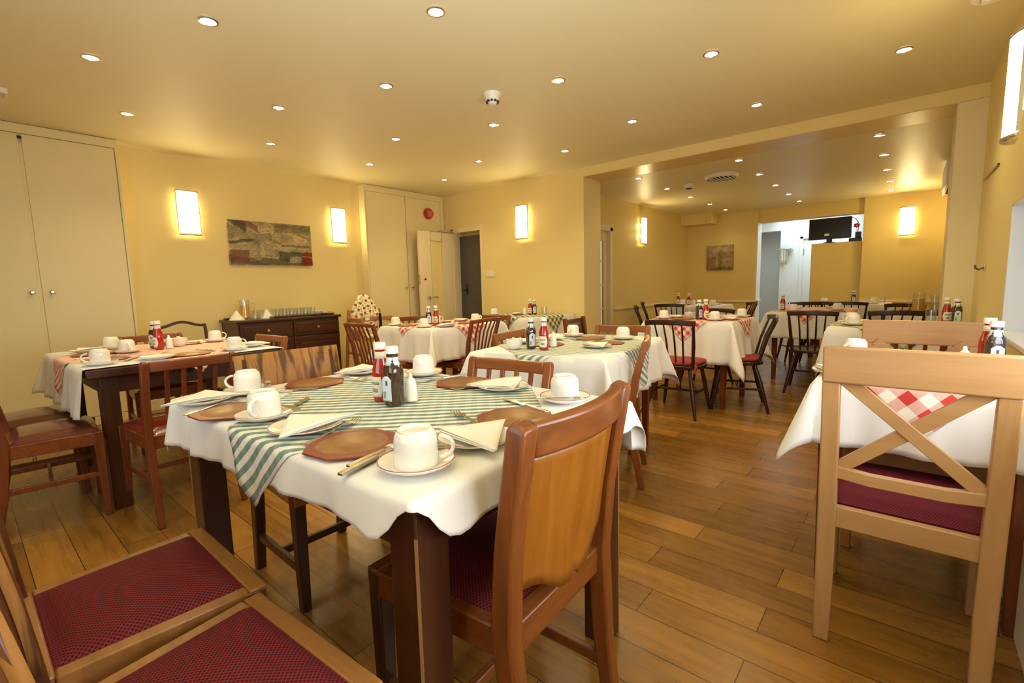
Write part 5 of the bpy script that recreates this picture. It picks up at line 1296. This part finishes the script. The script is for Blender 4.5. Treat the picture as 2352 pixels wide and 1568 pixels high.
for i in range(2): ware('tumbler', make_tumbler, 'glass tumbler on the sideboard, %s right of the juice jug' % ('first', 'second')[i], 2.035+0.068*i, 5.22+0.03*i, SH+0.001, 0, 'glass tumblers')
t = thing('tray', 'dark tray of tumblers on the sideboard', 'tray', (2.43, 5.24, SH+0.001))
MB().mm((-0.25, -0.14, 0), (0.25, 0.14, 0.006)).build('tray_base', 'dark_oak_x', t, bevel=0.002)
MB().mm((-0.26, -0.15, 0), (-0.25, 0.15, 0.018)).mm((0.25, -0.15, 0), (0.26, 0.15, 0.018)).mm((-0.25, -0.15, 0), (0.25, -0.14, 0.018)).mm((-0.25, 0.14, 0), (0.25, 0.15, 0.018)).build('tray_rim', 'dark_oak_x', t, bevel=0.002)
for r_ in range(2):
    for i in range(6):
        ware('tumbler', make_tumbler, 'tumbler on the sideboard tray, %s from the left in the %s row' % (ORD[i], ('front', 'rear')[r_]), 2.235+0.078*i, 5.165+0.085*r_, SH+0.008, 0, 'glass tumblers')
t = thing('plate_stack', 'low stack of side plates at the right of the sideboard', 'plates', (2.755, 5.33, SH+0.001))
for i in range(6): MB().lathe([(0.05, 0.006*i), (0.085, 0.006*i+0.010), (0.085, 0.006*i+0.0125), (0.05, 0.006*i+0.005), (0, 0.006*i+0.005)], 28).build('plate', 'porcelain', t)
t = thing('cutlery_holder', 'dark cutlery box with spoons at the right of the sideboard', 'cutlery holder', (2.79, 5.15, SH+0.001))
MB().mm((-0.07, -0.04, 0), (0.07, 0.04, 0.02)).build('box', 'dark_oak', t, bevel=0.003)
for i in range(4): MB().sweep([(-0.06, -0.02+0.013*i, 0.023), (0.05, -0.024+0.016*i, 0.034)], (0.012, 0.003), (0, 1, 0)).build('spoon', 'steel', t)
tag(MB().mm((-0.05, -0.035, 0), (0.05, 0.035, 0.018)).build('small_box', 'black_plastic', None, bevel=0.003), 'small black box at the left end of the sideboard', 'box').location = (1.84, 5.36, SH+0.001)

# ================================================================== HIGH CHAIR
t = thing('high_chair', 'wooden high chair with strawberry-print cushion right of the sideboard', 'high chair', (3.13, 4.80, 0), R(-8))
for sx in (-1, 1):
    for sy in (-1, 1):
        MB().sweep([(sx*0.23, sy*0.24, 0), (sx*0.185, sy*0.15, 0.88 if sy > 0 else 0.72)], [(0.028, 0.034), (0.032, 0.038)]).build('leg', 'pine', t, bevel=0.004)
    MB().sweep([(sx*0.222, -0.22, 0.12), (sx*0.222, 0.22, 0.12)], (0.02, 0.03)).build('stretcher', 'pine', t, bevel=0.003)
    MB().sweep([(sx*0.206, -0.19, 0.38), (sx*0.206, 0.19, 0.38)], (0.02, 0.03)).build('stretcher', 'pine', t, bevel=0.003)
    MB().mm((sx*0.190-0.012, -0.20, 0.56), (sx*0.190+0.012, 0.18, 0.66)).mm((sx*0.190-0.012, -0.21, 0.74), (sx*0.190+0.012, 0.18, 0.79)).build('side_panel', 'pine', t, bevel=0.006)
MB().sweep([(-0.215, -0.205, 0.3), (0.215, -0.205, 0.3)], (0.02, 0.03), (0, 1, 0)).build('foot_bar', 'pine', t, bevel=0.003)
MB().mm((-0.18, -0.15, 0.53), (0.18, 0.15, 0.55)).build('seat', 'pine', t, bevel=0.004)
MB().sweep([(-0.19, -0.17, 0.78), (0.19, -0.17, 0.78)], (0.024, 0.05), (0, 1, 0)).build('front_rail', 'pine', t, bevel=0.004)
def fn(u, v):
    hw = 0.165*(1-0.75*max(0, v-0.55)**2/0.2); x = -hw+2*hw*u
    return (x, 0.115+0.05*v-0.03*math.sin(PI*u)*math.sin(PI*v), 0.56+0.49*v-0.03*(2*u-1)**2*v)
MB().grid(fn, 14, 14).build('cushion', 'strawberry_cloth', t, solid=0.03, smooth=60)
MB().mm((-0.13, -0.13, 0.552), (0.13, 0.10, 0.585)).build('seat_cushion', 'strawberry_cloth', t, bevel=0.012)
MB().sweep([(0.03, -0.192, 0.84), (0.03, -0.200, 0.72), (0.03, -0.16, 0.60)], (0.035, 0.006)).build('strap', 'black_plastic', t, bevel=0.002)
MB().mm((-0.145, -0.189, 0.765), (-0.095, -0.186, 0.80)).build('sticker', 'paper', t)

# ================================================================== FAR DOORWAY: TV and corridor bits
TX = XF+0.16
t = thing('television', 'black flat television on the low yellow partition in the far doorway', 'television', (XF+0.175, 1.085, 1.70))
MB().mm((-0.03, -0.30, 0.065), (0.012, 0.30, 0.415)).build('casing', 'black_plastic', t, bevel=0.006)
MB().mm((-0.034, -0.285, 0.085), (-0.029, 0.285, 0.402)).build('screen', 'screen', t)
MB().mm((-0.02, -0.04, 0.01), (0.01, 0.04, 0.08)).build('neck', 'black_plastic', t)
MB().lathe([(0.09, 0), (0.085, 0.012), (0.03, 0.018), (0, 0.018)], 24).build('foot', 'black_plastic', t)
MB().mm((-0.037, 0.0, 0.12), (-0.034, 0.07, 0.155)).build('sticker', 'label_cream', t)
t = thing('telephone_set', 'dark box with curved cable right of the television', 'box', (XF+0.155, 0.70, 1.70))
MB().mm((-0.06, -0.06, 0), (0.05, 0.11, 0.055)).mm((-0.04, -0.05, 0.055), (0.03, 0.03, 0.15)).build('body', 'black_plastic', t, bevel=0.006)
MB().tube([(0.0, 0.16, 0.38), (0.0, 0.10, 0.40), (0.0, 0.04, 0.37), (0.0, -0.01, 0.29), (0.0, 0.0, 0.14)], 0.005, 8).build('cable', 'black_plastic', t)
t = thing('red_flower', 'small red flower above the dark box on the partition', 'flower', (XF+0.13, 0.715, 1.70))
MB().tube([(0, 0, 0.152), (0.0, 0.01, 0.24)], 0.003, 6).build('stem', 'label_green', t)
for k in range(6):
    a = 2*PI*k/6
    MB().lathe([(0.003, -0.02), (0.02, 0.0), (0.003, 0.02)], 10).xf(Matrix.Translation((0.02*math.cos(a)*0.6, 0.028*math.sin(a), 0.255+0.022*math.cos(a)))).build('petal', 'red_plastic', t)
t = thing('wall_dispenser', 'grey shelf with hanging dispenser in the white corridor', 'dispenser', (11.28, 2.02, 1.30))
MB().mm((-0.16, -0.14, 0.42), (0.0, 0.14, 0.44)).build('shelf', 'chrome', t, bevel=0.003)
MB().tube([(-0.08, 0.03, 0.42), (-0.08, 0.03, 0.20)], 0.05, 16).build('canister', 'chrome', t)
MB().tube([(-0.08, 0.0, 0.20), (-0.08, 0.0, 0.02)], 0.012, 10).build('spout', 'chrome', t)
MB().mm((-0.02, -0.05, 0.16), (0.0, 0.09, 0.42)).build('wall_plate', 'chrome', t)
